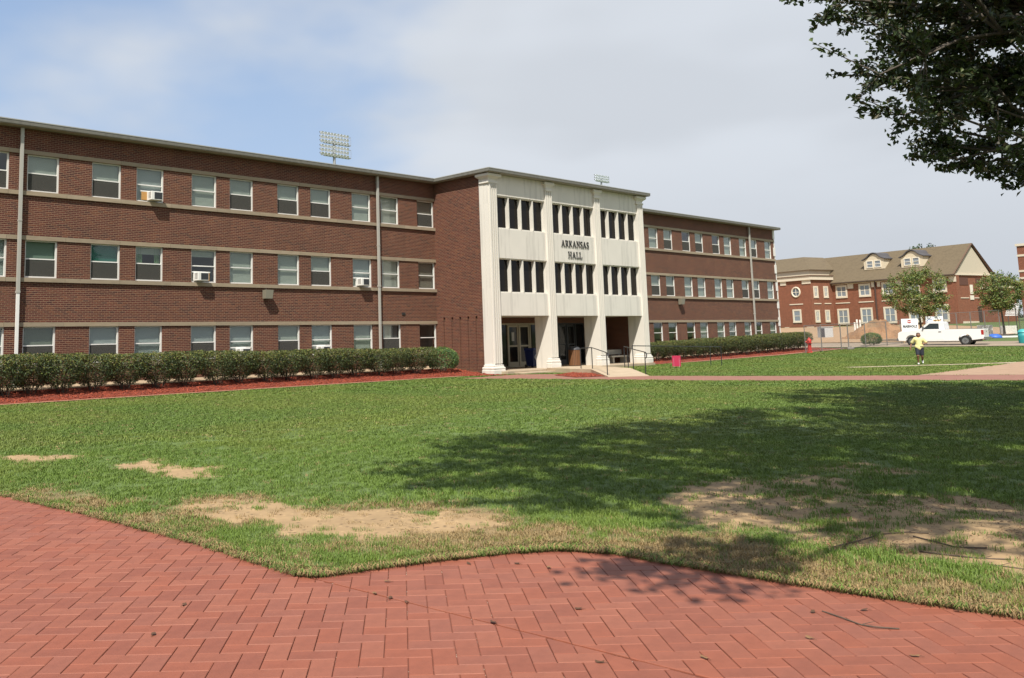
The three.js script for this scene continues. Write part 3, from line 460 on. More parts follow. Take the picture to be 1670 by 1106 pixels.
{ // landing and sloping ramp
  const L0 = [[34.35, 4.25], [33.45, 7.5], [35.3, 8.3], [37.7, 4.25]], quad = (p, y) => p.map(([x, z], i) => [x, y[i], z]);
  const solid = (top) => { const pos = []; const bot = top.map(([x, , z]) => [x, -0.2, z]); const t = (a, b, c) => pos.push(...a, ...b, ...c); t(top[0], top[1], top[2]); t(top[0], top[2], top[3]); for (let i = 0; i < 4; i++) { const j = (i + 1) % 4; t(top[i], bot[i], bot[j]); t(top[i], bot[j], top[j]); } const g = new THREE.BufferGeometry(); g.setAttribute('position', new THREE.Float32BufferAttribute(pos, 3)); g.computeVertexNormals(); return worldUV(g); };
  struct('landing', solid(quad(L0, [0.2, 0.2, 0.2, 0.2])), M(0.47, 0.375, 0.265, 0.9, { map: concTex }));
  struct('ramp', solid(quad([[33.45, 7.5], [30.7, 10.35], [32.15, 11.3], [35.3, 8.3]], [0.2, 0.035, 0.035, 0.2])), M(0.48, 0.385, 0.275, 0.9, { map: concTex }));
  struct('lower_step', worldUV(bx(32.0, 34.3, -0.1, 0.07, 4.26, 4.9)), M(0.50, 0.40, 0.29, 0.9, { map: concTex }));
}



// ------------------------------------------------------------------ shrubs
class Leaves {   // many small folded leaves in one mesh
  constructor() { this.p = []; this.c = []; }
  add(x, y, z, L, W, rnd, col, up = 0.4) {
    let dx = rnd() - 0.5, dy = (rnd() - 0.5) * 0.9, dz = rnd() - 0.5; let l = Math.hypot(dx, dy, dz) || 1; dx /= l; dy /= l; dz /= l;
    let nx = rnd() - 0.5, ny = rnd() - 0.5 + up, nz = rnd() - 0.5; const k = nx * dx + ny * dy + nz * dz; nx -= k * dx; ny -= k * dy; nz -= k * dz; l = Math.hypot(nx, ny, nz) || 1; nx /= l; ny /= l; nz /= l;
    const sx = dy * nz - dz * ny, sy = dz * nx - dx * nz, sz = dx * ny - dy * nx, f = W * 0.25, P = this.p;
    const bx0 = x - dx * L / 2, by0 = y - dy * L / 2, bz0 = z - dz * L / 2, tx = x + dx * L / 2, ty = y + dy * L / 2, tz = z + dz * L / 2, lx = x + sx * W / 2 + nx * f, ly = y + sy * W / 2 + ny * f, lz = z + sz * W / 2 + nz * f, rx = x - sx * W / 2 + nx * f, ry = y - sy * W / 2 + ny * f, rz = z - sz * W / 2 + nz * f;
    P.push(bx0, by0, bz0, tx, ty, tz, lx, ly, lz, bx0, by0, bz0, rx, ry, rz, tx, ty, tz); for (let i = 0; i < 6; i++) this.c.push(col[0], col[1], col[2]);
  }
  geo() { const g = new THREE.BufferGeometry(); g.setAttribute('position', new THREE.Float32BufferAttribute(this.p, 3)); g.setAttribute('color', new THREE.Float32BufferAttribute(this.c, 3)); g.computeVertexNormals(); return g; }
}
const leafMat = M(1, 1, 1, 0.55, { vertexColors: true }), shrubBark = M(0.10, 0.075, 0.055, 0.9), barkMat = M(0.09, 0.075, 0.06, 0.95);
function shrubGeo(seed, ball) {
  const rnd = rngOf(seed), L = new Leaves(), H = 1.32, stems = [];
  const N = ball ? 6500 : 6000;
  for (let i = 0; i < N; i++) {
    const a = rnd() * 6.283, v = rnd(); let x, y, z, col;
    if (ball) { const r = 0.78 * Math.cbrt(0.45 + 0.55 * rnd()) * (0.92 + 0.14 * noise(Math.cos(a) * 2 + 5, Math.sin(a) * 2 + v * 6, 3)), ph = Math.acos(1 - 1.75 * v); x = r * Math.sin(ph) * Math.cos(a); z = r * Math.sin(ph) * Math.sin(a); y = 0.66 + r * 0.86 * Math.cos(ph); const t = 0.65 + 0.7 * rnd(); col = rnd() < 0.12 + 0.25 * sstep(0.9, 1.25, y) ? [0.19 * t, 0.27 * t, 0.05 * t] : [0.055 * t, 0.125 * t, 0.032 * t]; }
    else {
      y = 0.2 + (H - 0.2) * Math.pow(v, 0.72); const q = y / H, wide = lerp(0.34, 0.86, sstep(0.05, 0.6, q)) * (1 - 0.16 * sstep(0.88, 1, q)), e = 3, ca = Math.cos(a), sa = Math.sin(a), sh = 1 / Math.pow(Math.abs(ca) ** e + Math.abs(sa) ** e, 1 / e);
      const bump = 0.84 + 0.3 * fbm(ca * 1.6 + seed, q * 3 + sa * 1.6, 4, 3), r = q > 0.9 ? Math.sqrt(rnd()) : Math.pow(0.25 + 0.75 * rnd(), 0.5); x = ca * sh * wide * r * bump * 0.94; z = sa * sh * wide * r * bump * 0.86; y += 0.05 * (fbm(x * 3 + seed, z * 3, 6, 2) - 0.5) * (q > 0.8 ? 2 : 1);
      const t = 0.6 + 0.8 * rnd(), young = rnd() < 0.2 + 0.62 * sstep(0.6, 0.9, q) * sstep(0.2, 0.6, fbm(x * 4 + seed, z * 4 + y * 4, 9, 2)); col = young ? (rnd() < 0.22 ? [0.15 * t, 0.11 * t, 0.035 * t] : [0.135 * t, 0.155 * t, 0.032 * t]) : [0.042 * t, 0.068 * t, 0.02 * t];
    }
    L.add(x, y, z, 0.05 + 0.022 * rnd(), 0.028 + 0.012 * rnd(), rnd, col);
  }
  for (let i = 0; i < 11; i++) { const a = rnd() * 6.283, r = 0.05 + 0.1 * rnd(), R = 0.2 + 0.35 * rnd(), y1 = 0.5 + 0.6 * rnd(); stems.push(rod([Math.cos(a) * r, -0.05, Math.sin(a) * r], [Math.cos(a) * R, y1, Math.sin(a) * R], 0.016, 0.006, 5)); }
  return { leaves: L.geo(), stems: join(stems) };
}
const SG = [11, 22, 33, 44].map((k) => shrubGeo(k, false)), BG = shrubGeo(55, true);
function shrub(x, z, top, k, label, group, name = 'hedge_shrub', G = SG[k % 4]) {
  const y = ground(x, z), t = thing(name, label, 'shrub', [x, y, z], k * 1.57, group); t.scale.set(name === 'hedge_shrub' ? 1.1 : 1, (top - y) / 1.32, name === 'hedge_shrub' ? 1.1 : 1);
  part('foliage', G.leaves, leafMat, t); part('stems', G.stems, shrubBark, t);
}
const hx = [6.4, 7.6, 8.8, 9.95, 10.85, 11.8, 12.95, 14.07, 15.3, 16.4, 17.65, 18.75, 19.9, 20.97, 22.2, 23.33, 24.5, 25.7, 26.8, 27.9];
hx.forEach((x, i) => shrub(x, 1.95 + 0.12 * Math.sin(i * 2.7), lerp(1.5, 1.3, (x - 8) / 22) + 0.03 * Math.sin(i * 5.1), i, 'olive clipped shrub in the hedge row under the long brick wing left of the entrance', 'hedge along the long wing'));
shrub(29.5, 2.05, 1.33, 1, 'rounded bright green bush at the end of the hedge beside the slotted brick wall', undefined, 'round_bush', BG);
for (let i = 0; i < 16; i++) { const x = 46.4 + i * 1.38; shrub(x, 1.85 + 0.1 * Math.sin(i * 3.3), lerp(1.2, 1.62, i / 15) + 0.03 * Math.sin(i * 4.1), i + 1, 'olive clipped shrub in the hedge beyond the entrance, toward the hydrant', 'hedge along the short wing'); }


// ------------------------------------------------------------------ things on the hall
function airConditioner(x, y, label, flip, hidden) {
  const t = thing('air_conditioner', label, 'air conditioner', [x, y, 0], 0, undefined), w = 0.48, h = 0.34, cas = M(0.74, 0.73, 0.69, 0.5), g0 = new RoundedBoxGeometry(w, h, 0.46, 2, 0.02); g0.translate(0, h / 2, 0.09);
  part('housing', g0, cas, t);
  part('coil_grille', [bx(-w / 2 + 0.13, w / 2 - 0.03, 0.04, h - 0.04, 0.321, 0.325), ...Array.from({ length: 7 }, (_, i) => bx(-w / 2 + 0.13, w / 2 - 0.03, 0.06 + i * 0.038, 0.072 + i * 0.038, 0.325, 0.332))], M(0.05, 0.055, 0.06, 0.6), t);
  part('side_louvre', Array.from({ length: 5 }, (_, i) => bx(-w / 2 - 0.004, -w / 2, 0.08 + i * 0.05, 0.11 + i * 0.05, 0.08, 0.28)), M(0.3, 0.3, 0.29, 0.6), t);
  const side = flip ? 1 : -1; part('filler_board', bx(side * (w / 2 + 0.005), side * (w / 2 + 0.23), 0.02, h, -0.06, -0.04), M(0.50, 0.27, 0.085, 0.7), t);
  part('upper_rail', bx(-WL / 2 + 0.06, WL / 2 - 0.06, h + 0.002, h + 0.05, -0.07, -0.045), frameMat, t);
}
airConditioner(16.03, 7.262, 'white window air conditioner with tan filler board in the top storey window', false);
airConditioner(18.06, 4.2, 'white window air conditioner in the middle storey under a dark curtained window', true);
airConditioner(26.42, 4.2, 'white window air conditioner in the middle storey next to the downspout', true);
airConditioner(20.0, 1.16, 'white air conditioner peeking above the hedge, farther from the entrance block', true);
airConditioner(24.1, 1.16, 'white air conditioner peeking above the hedge, nearer the entrance block', true);
function wallLight(px, py, label) {
  const p = onZ(px, py, 0.2), t = thing('wall_light', label, 'wall light', [p.x, p.y - 0.2, 0]);
  part('bracket', bx(-0.05, 0.05, 0.12, 0.3, 0.0, 0.06), M(0.1, 0.09, 0.07, 0.6), t);
  const b = new THREE.BoxGeometry(0.36, 0.36, 0.3); const q = b.attributes.position; for (let i = 0; i < q.count; i++) if (q.getY(i) < 0 && q.getZ(i) > 0) q.setZ(i, 0.07); b.translate(0, 0.2, 0.21); part('housing', b, M(0.20, 0.185, 0.14, 0.55), t);
  part('lens', bx(-0.14, 0.14, 0.03, 0.045, 0.07, 0.26), M(0.4, 0.4, 0.36, 0.3), t); part('conduit', rod([0, 0.38, 0.05], [0, 0.62, 0.05], 0.012), M(0.2, 0.19, 0.16, 0.6), t);
}
wallLight(437, 480, 'bronze floodlight box on the long brick wing between two storeys'); wallLight(1112, 492, 'bronze floodlight box on the short brick wing beyond the entrance');
// porch things
{
  const t = thing('recycling_bin', 'blue wheeled recycling bin with white symbol by the porch doors', 'bin', [35.9, 0.14, 2.1]); t.scale.setScalar(0.95); const blue = M(0.008, 0.018, 0.085, 0.5);
  const b = new THREE.BoxGeometry(0.56, 0.82, 0.6); { const q = b.attributes.position; for (let i = 0; i < q.count; i++) if (q.getY(i) < 0) { q.setX(i, q.getX(i) * 0.82); q.setZ(i, q.getZ(i) * 0.78); } } b.translate(0, 0.49, 0); b.computeVertexNormals(); part('body', b, blue, t);
  const lid = new RoundedBoxGeometry(0.62, 0.16, 0.68, 3, 0.06); lid.translate(0, 0.96, 0); part('lid', lid, M(0.009, 0.022, 0.11, 0.45), t);
  for (const s of [-1, 1]) { const w = new THREE.CylinderGeometry(0.09, 0.09, 0.05, 16); w.rotateZ(Math.PI / 2); w.translate(s * 0.25, 0.09, -0.24); part('wheel', w, blackMetal, t); }
  const ring = new THREE.TorusGeometry(0.14, 0.022, 6, 24); ring.translate(0, 0.56, 0.292); const arrows = [0, 1, 2].map((k) => { const a = new THREE.ConeGeometry(0.055, 0.1, 3); a.rotateZ(-Math.PI / 2 + 0.3); a.scale(1, 1, 0.2); a.translate(0, 0.075, 0); a.rotateZ(k * 2.094); a.translate(0, 0.56, 0.292); return a; });
  part('symbol', [ring, ...arrows], M(0.75, 0.76, 0.78, 0.6), t);
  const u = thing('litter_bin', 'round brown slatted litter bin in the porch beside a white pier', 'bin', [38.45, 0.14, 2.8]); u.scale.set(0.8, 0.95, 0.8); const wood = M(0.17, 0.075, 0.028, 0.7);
  const core = new THREE.CylinderGeometry(0.36, 0.36, 0.86, 20); core.translate(0, 0.45, 0); part('liner', core, M(0.06, 0.04, 0.03, 0.8), u);
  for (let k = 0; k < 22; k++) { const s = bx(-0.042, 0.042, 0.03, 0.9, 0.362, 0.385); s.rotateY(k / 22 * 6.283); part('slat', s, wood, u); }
  const top = new THREE.LatheGeometry([[0.4, 0.88], [0.4, 0.93], [0.3, 1.03], [0.16, 1.08], [0.15, 1.02], [0.0, 1.0]].map(([a, b]) => new THREE.Vector2(a, b)), 20); part('dome_top', top, M(0.05, 0.052, 0.06, 0.5), u);
  const e = thing('stone_bench', 'pale stone bench with backrest deep in the porch', 'bench', [42.95, 0.14, 2.35]), bm = M(0.40, 0.38, 0.34, 0.9, { map: concTex });
  part('seat', bx(-0.95, 0.7, 0.34, 0.42, -0.2, 0.28), bm, e); part('backrest', bx(-0.95, 0.7, 0.48, 0.74, -0.28, -0.21), bm, e);
  for (const x of [-0.75, 0.45]) { part('leg', bx(x, x + 0.12, 0, 0.34, -0.16, 0.22), bm, e); part('back_post', bx(x + 0.02, x + 0.1, 0.3, 0.48, -0.275, -0.215), bm, e); }
}
// handrails
function railing(name, label, posts, rails) {
  const [x0, , z0] = posts[0], t = thing(name, label, 'railing', [x0, posts[0][1], z0]), L = (p) => [p[0] - x0, p[1] - posts[0][1], p[2] - z0];
  for (const [x, y, z, h] of posts) part('post', rod(L([x, y, z]), L([x, y + h, z]), 0.021, 0.021, 8), blackMetal, t);
  for (const r of rails) part('rail', tube(r.map(L), 0.021, 40, 8), blackMetal, t); return t;
}
railing('handrail', 'black pipe handrail on the side of the ramp toward the mulch triangle', [[34.05, 0.2, 6.5, 0.92], [34.1, 0.2, 7.1, 0.95], [31.35, 0.06, 9.85, 0.92]], [[[34.05, 1.12, 6.5], [34.1, 1.15, 7.1], [32.7, 1.07, 8.5], [31.35, 0.98, 9.85], [31.1, 0.95, 10.1], [31.05, 0.78, 10.15]]]);
railing('handrail', 'black pipe handrail on the side of the ramp toward the grass', [[35.3, 0.2, 8.2, 0.93], [32.6, 0.05, 10.85, 0.92], [35.9, 0.2, 7.6, 0.95]], [[[35.9, 1.15, 7.6], [35.3, 1.13, 8.2], [33.9, 1.05, 9.5], [32.6, 0.97, 10.85], [32.35, 0.94, 11.1], [32.3, 0.76, 11.12], [32.6, 0.7, 10.85]]]);
railing('long_handrail', 'thin black handrail running level past the short wing hedge to two posts', [[36.9, 0.0, 7.4, 1.17], [43.27, 0.0, 7.8, 0.98], [43.4, 0.0, 8.33, 0.98]], [[[36.9, 1.17, 7.4], [40, 1.08, 7.6], [43.27, 0.98, 7.8], [43.4, 0.98, 8.33]]]);
{ const p = onGround(1104, 601), t = thing('yard_sign', 'small crimson yard sign standing in the grass near the ramp', 'sign', [p.x, p.y, p.z], -1.0); part('panel', bx(-0.2, 0.2, 0.1, 0.62, -0.006, 0.006), M(0.44, 0.02, 0.07, 0.6), t); for (const x of [-0.13, 0.13]) part('stake', rod([x, -0.1, 0.012], [x, 0.5, 0.012], 0.005), M(0.4, 0.4, 0.4, 0.5), t); }

// ------------------------------------------------------------------ trees
function limb(list, a, b, r0, r1, bend, rnd, sides) {
  const A = V3(...a), B = V3(...b), L = A.distanceTo(B), m = A.clone().lerp(B, 0.5).add(V3((rnd() - 0.5) * bend * L, (rnd() * 0.6 - 0.1) * bend * L, (rnd() - 0.5) * bend * L)).toArray(), rm = (r0 + r1) / 2;
  list.push(rod(a, m, r0, rm, sides), rod(m, b, rm, r1, sides));
}
function treeGeo({ seed, trunk, lobes, twigs, leaves, L, W, cols, r0, leafR = 0.3, fork = 0.42, gap = 0.88, freq = 2.1 }) {
  const rnd = rngOf(seed), tips = [], wood = [], F = new Leaves(), total = lobes.reduce((q, l) => q + l[3] * l[4] * l[5], 0);
  for (const [cx, cy, cz, rx, ry, rz] of lobes) {
    const n = Math.round(twigs * rx * ry * rz / total);
    for (let i = 0; i < n; i++) { let x, y, z, q; do { x = rnd() * 2 - 1; y = rnd() * 2 - 1; z = rnd() * 2 - 1; q = Math.hypot(x, y, z); } while (q > 1 || q < 0.25 || fbm(x * freq + cx + seed, y * freq + cy, Math.round(cz) + 3, 2) + fbm(z * freq * 1.1 + seed, x * freq * 1.1, 5, 2) < gap - 0.1 * q); tips.push([cx + x * rx, cy + y * ry, cz + z * rz]); }
  }
  const group = (pts, k, pull) => { const seeds = []; for (let i = 0; i < k; i++) seeds.push(pts[Math.floor(rnd() * pts.length)]); const sum = seeds.map(() => [0, 0, 0, 0]), own = pts.map((p) => { let b = 0, bd = 1e9; seeds.forEach((q, i) => { const d = (p[0] - q[0]) ** 2 + (p[1] - q[1]) ** 2 + (p[2] - q[2]) ** 2; if (d < bd) { bd = d; b = i; } }); const t = sum[b]; t[0] += p[0]; t[1] += p[1]; t[2] += p[2]; t[3]++; return b; }); return { own, at: sum.map((t, i) => { const c = t[3] ? [t[0] / t[3], t[1] / t[3], t[2] / t[3]] : seeds[i], ty = lerp(fork * trunk, trunk, clamp((c[1] - fork * trunk) / trunk)) ; return [lerp(c[0], 0, pull), lerp(c[1], Math.min(c[1], ty) - 0.15 * trunk * pull, pull), lerp(c[2], 0, pull)]; }) }; };
  const g1 = group(tips, Math.max(6, Math.round(tips.length / 6)), 0.1), g2 = group(g1.at, Math.max(4, Math.round(g1.at.length / 6)), 0.28), g3 = group(g2.at, Math.max(3, Math.round(g2.at.length / 5)), 0.55);
  const axis = (y) => [0.04 * Math.sin(y), y, 0.04 * Math.cos(y * 1.3)];
  const N = 6; for (let i = 0; i < N; i++) { const y0 = i / N * trunk, y1 = (i + 1) / N * trunk, t0 = 1 - 0.75 * i / N, t1 = 1 - 0.75 * (i + 1) / N; wood.push(rod(axis(y0 - (i ? 0 : 0.15)), axis(y1), r0 * t0 * (i ? 1 : 1.25), r0 * t1, 9)); }
  g3.at.forEach((p) => { const y = clamp(p[1] - 0.5 * Math.hypot(p[0], p[2]), fork * trunk, trunk * 0.98); limb(wood, axis(y), p, r0 * 0.42, r0 * 0.24, 0.16, rnd, 6); });
  g2.at.forEach((p, i) => limb(wood, g3.at[g3.own[i]], p, r0 * 0.22, r0 * 0.12, 0.2, rnd, 5));
  g1.at.forEach((p, i) => limb(wood, g2.at[g2.own[i]], p, r0 * 0.11, r0 * 0.055, 0.22, rnd, 4));
  tips.forEach((p, i) => { const a = g1.at[g1.own[i]]; wood.push(rod(a, p, r0 * 0.045, r0 * 0.018, 3)); for (let k = 0; k < leaves; k++) { const t = 0.3 + 0.75 * rnd(), c = cols[Math.floor(rnd() * cols.length)], v = 0.7 + 0.6 * rnd(), s = leafR * (0.4 + 0.7 * rnd()), q = () => (rnd() + rnd() - 1) * s; F.add(lerp(a[0], p[0], t) + q(), lerp(a[1], p[1], t) + q() * 0.8, lerp(a[2], p[2], t) + q(), L * (0.7 + 0.6 * rnd()), W * (0.7 + 0.6 * rnd()), rnd, [c[0] * v, c[1] * v, c[2] * v]); } });
  return { wood: join(wood), leaves: F.geo() };
}
const treeLeaf = M(1, 1, 1, 0.5, { vertexColors: true, transmission: 0.25, thickness: 0 });
function tree(name, label, group, pos, opt, turn = 0) { const G = treeGeo(opt), t = thing(name, label, 'tree', pos, turn, group); part('trunk', G.wood, barkMat, t); part('crown', G.leaves, opt.mat ?? leafMat, t); return t; }
const oakCols = [[0.05, 0.085, 0.02], [0.035, 0.06, 0.016], [0.075, 0.105, 0.024], [0.07, 0.06, 0.022], [0.03, 0.05, 0.015]];
tree('shade_tree', 'big dark leafed tree whose boughs hang into the sky over the lawn', 'shade trees along the plaza', [21.6, 0, 30.4], { seed: 7, gap: 1.1, freq: 3.4, mat: treeLeaf, trunk: 7.2, r0: 0.34, fork: 0.36, twigs: 2900, leaves: 36, leafR: 0.2, L: 0.14, W: 0.075, cols: oakCols, lobes: [[0, 9.2, -0.6, 5.2, 4.2, 5.2], [-2.6, 8.6, -3.4, 3.4, 3.2, 3.2], [-2.2, 6.3, -3.0, 3.4, 1.9, 2.6], [1.0, 6.0, -2.8, 2.6, 1.5, 2.6], [3, 8, 1.5, 3.2, 2.4, 3.2]] });
tree('shade_tree', 'spreading tree beside the red paving, its shadow falling across the lawn', 'shade trees along the plaza', [7.2, 0, 33.9], { seed: 19, trunk: 7.6, r0: 0.36, fork: 0.45, twigs: 2100, leaves: 40, leafR: 0.36, L: 0.15, W: 0.09, cols: oakCols, lobes: [[-2.2, 10.2, -4.4, 4.6, 2.8, 4.2], [2.6, 10.4, -4.2, 4.8, 2.7, 4.0], [6.4, 9.6, -3.4, 3.4, 1.8, 3.4], [0, 10, 1, 4.5, 3, 4.5], [-2.5, 9.6, -0.6, 3.4, 1.3, 2.6], [-5.15, 6.5, -2.6, 1.1, 0.45, 0.85], [-5.15, 6.5, -2.6, 1.1, 0.45, 0.85], [-5.15, 6.5, -2.6, 1.1, 0.45, 0.85], [-5.15, 6.5, -2.6, 1.1, 0.45, 0.85], [-5.15, 6.5, -2.6, 1.1, 0.45, 0.85]] });
const youngLeaf = M(1, 1, 1, 0.55, { vertexColors: true, transmission: 0.3, thickness: 0 });
const youngCols = [[0.19, 0.25, 0.045], [0.14, 0.21, 0.045], [0.23, 0.26, 0.05], [0.25, 0.19, 0.06], [0.11, 0.17, 0.04]];
{
  const a = atDepth(1503, 545, 76), b = atDepth(1638, 545, 78); 
  tree('young_tree', 'young yellow green tree behind the white pickup', undefined, [a.x, ground(a.x, a.z), a.z], { seed: 3, mat: youngLeaf, trunk: 4.6, r0: 0.11, fork: 0.4, twigs: 330, leaves: 30, leafR: 0.42, L: 0.17, W: 0.1, cols: youngCols, lobes: [[0, 4.2, 0, 2.9, 2.2, 2.8], [-0.7, 3.0, 0.3, 2.5, 1.2, 2.2], [0.3, 5.7, 0, 1.4, 1.1, 1.4]] });
  tree('young_tree', 'smaller leaning green tree in front of the gable wall near the teal bin', undefined, [b.x, ground(b.x, b.z), b.z], { seed: 5, mat: youngLeaf, trunk: 3.9, r0: 0.1, fork: 0.4, twigs: 260, leaves: 28, leafR: 0.42, L: 0.17, W: 0.1, cols: youngCols, lobes: [[0, 4.0, 0, 2.1, 1.7, 2.0], [-0.6, 2.9, 0, 1.6, 1.0, 1.6]] });
  const far = [[1617, 440, 190, 4.2], [1632, 452, 186, 3.6], [1500, 403, 210, 3.2], [1512, 402, 210, 3.0], [1645, 470, 180, 4.0]];
  far.forEach(([px, py, d, r], i) => { const p = atDepth(px, py, d), y = ground(p.x, p.z); tree('distant_tree', ['tall dark tree showing beyond the gable', 'lower dark tree beyond the gable, beside the tall one', 'treetop showing over the roof ridge', 'second treetop showing over the roof ridge', 'dark tree between the gable and the banded brick building'][i], 'trees beyond the gabled building', [p.x, y, p.z], { seed: 60 + i, trunk: p.y - y, r0: 0.3, fork: 0.5, twigs: 120, leaves: 24, leafR: 0.8, L: 0.42, W: 0.28, cols: [[0.05, 0.085, 0.025], [0.04, 0.07, 0.022], [0.07, 0.10, 0.03]], lobes: [[0, p.y - y - r * 0.7, 0, r, r * 1.1, r], [0, p.y - y - r * 2.2, 0, r * 1.1, r * 1.3, r * 1.1]] }); });
}


// ------------------------------------------------------------------ pickup
{
  const c = onZ(1545, 562, 8.6), y = 0.34; const t = thing('pickup_truck', 'white single cab long bed pickup parked on the road', 'truck', [76.3, y + 0.02, 8.35], Math.PI / 2 + 0.1);   // local +x: forward
  const paint = M(0.78, 0.77, 0.75, 0.35, { clearcoat: 0.6, clearcoatRoughness: 0.15 }), rubber = M(0.018, 0.018, 0.018, 0.85), chrome = M(0.55, 0.55, 0.56, 0.28, { metalness: 1 }), grey = M(0.10, 0.10, 0.10, 0.6), tint = M(0.03, 0.04, 0.045, 0.05);
  const W = 0.97, side = (pts, arcs) => { const s = new THREE.Shape(); s.moveTo(...pts[0]); for (let i = 1; i < pts.length; i++) { const p = pts[i]; if (p.length === 5) s.absarc(p[0], p[1], p[2], p[3], p[4], false); else s.lineTo(...p); } s.closePath(); return s; };
  // lower body with wheel arches
  const prof = side([[-2.85, 0.62], [-2.83, 1.18], [-0.36, 1.2], [-0.34, 1.22], [1.2, 1.22], [1.38, 1.2], [2.55, 1.08], [2.72, 0.98], [2.76, 0.6], [2.7, 0.42], [2.26, 0.40], [1.83, 0.42, 0.43, 0, Math.PI], [1.36, 0.36], [-1.26, 0.36], [-1.68, 0.42, 0.44, 0, Math.PI], [-2.16, 0.42], [-2.5, 0.46], [-2.82, 0.5]]);
  const sideG = (z0) => { const g = new THREE.ExtrudeGeometry(prof, { depth: 0.09, bevelEnabled: true, bevelSize: 0.02, bevelThickness: 0.02, bevelSegments: 2, curveSegments: 14 }); g.translate(0, 0, z0); return g; };
  part('body', [sideG(-W), sideG(W - 0.09), bx(-0.36, 2.68, 0.45, 1.06, -W + 0.1, W - 0.1), bx(-2.8, -0.36, 0.58, 0.66, -W + 0.1, W - 0.1), bx(-0.44, -0.36, 0.66, 1.18, -W + 0.1, W - 0.1)], paint, t);
  const hood = new THREE.ExtrudeGeometry(side([[1.2, 1.06], [1.2, 1.23], [1.5, 1.23], [2.5, 1.12], [2.68, 1.0], [2.68, 0.9]]), { depth: 2 * W - 0.2, bevelEnabled: false }); hood.translate(0, 0, -W + 0.1); part('hood', hood, paint, t);
  part('tailgate', bx(-2.88, -2.8, 0.62, 1.17, -W + 0.1, W - 0.1), paint, t); part('tailgate_handle', bx(-2.895, -2.88, 0.98, 1.05, -0.1, 0.1), grey, t);
  const cab = (x) => [[-0.36, 1.22], [-0.30, 1.70], [-0.22, 1.77], [0.52, 1.78], [0.66, 1.74], [1.32, 1.22]], cg = new THREE.ExtrudeGeometry(side(cab()), { depth: 1.56, bevelEnabled: true, bevelSize: 0.03, bevelThickness: 0.06, bevelSegments: 2 }); cg.translate(0, 0, -0.78); part('cab', cg, paint, t);
  for (const s of [-1, 1]) {
    const wn = new THREE.ExtrudeGeometry(side([[-0.02, 1.25], [-0.02, 1.66], [0.56, 1.67], [0.98, 1.33], [1.0, 1.25]]), { depth: 0.012, bevelEnabled: false }); wn.translate(0, 0, s > 0 ? 0.842 : -0.854); part('side_window', wn, tint, t);
    const d = part('door', [bx(-0.3, 1.1, 0.44, 1.19, s * (W + 0.018), s * (W + 0.026))], paint, t); part('handle', bx(-0.18, 0.0, 1.02, 1.07, s * (W + 0.026), s * (W + 0.05)), grey, d);
    part('mirror', new RoundedBoxGeometry(0.1, 0.2, 0.22, 2, 0.03).translate(1.0, 1.36, s * 1.02), grey, t);
    part('tail_light', bx(-2.87, -2.72, 0.78, 1.12, s * (W - 0.09), s * (W + 0.03)), M(0.35, 0.02, 0.015, 0.25), t); part('headlight', bx(2.66, 2.75, 0.82, 0.96, s * 0.55, s * 0.9), M(0.6, 0.6, 0.58, 0.1), t);
    part('bed_rail', bx(-2.8, -0.42, 1.2, 1.235, s * (W - 0.1), s * (W + 0.012)), grey, t);
  }
  const ws = new THREE.PlaneGeometry(1.5, 0.8); ws.rotateY(Math.PI / 2); ws.rotateZ(0.9); ws.translate(1.03, 1.5, 0); part('windshield', ws, tint, t);
  part('rear_window', bx(-0.365, -0.355, 1.34, 1.66, -0.62, 0.62).rotateZ(-0.1).translate(-0.1, -0.03, 0), tint, t);
  part('rear_bumper', [bx(-3.02, -2.86, 0.46, 0.62, -W, W), bx(-2.95, -2.86, 0.36, 0.46, -0.4, 0.4)], chrome, t); part('front_bumper', bx(2.7, 2.84, 0.4, 0.6, -W, W), grey, t); part('grille', bx(2.7, 2.77, 0.64, 0.98, -0.52, 0.52), grey, t);
  part('underframe', bx(-2.5, 2.3, 0.3, 0.44, -0.6, 0.6), grey, t);
  for (const x of [1.83, -1.68]) for (const s of [-1, 1]) {
    const ty = new THREE.TorusGeometry(0.285, 0.095, 10, 26); ty.scale(1, 1, 1.25); ty.translate(x, 0.375, s * 0.84); const w = part('wheel', ty, rubber, t);
    const rim = new THREE.CylinderGeometry(0.22, 0.22, 0.13, 20); rim.rotateX(Math.PI / 2); rim.translate(x, 0.375, s * 0.86); part('rim', rim, chrome, w); const hub = new THREE.CylinderGeometry(0.07, 0.09, 0.04, 12); hub.rotateX(Math.PI / 2); hub.translate(x, 0.375, s * 0.945); part('hub_cap', hub, grey, w);
    part('spoke', Array.from({ length: 5 }, (_, k) => { const b = bx(-0.03, 0.03, 0.06, 0.2, -0.012, 0.012); b.rotateZ(k * 1.2566); b.translate(x, 0.375, s * 0.93); return b; }), chrome, w);
  }
}
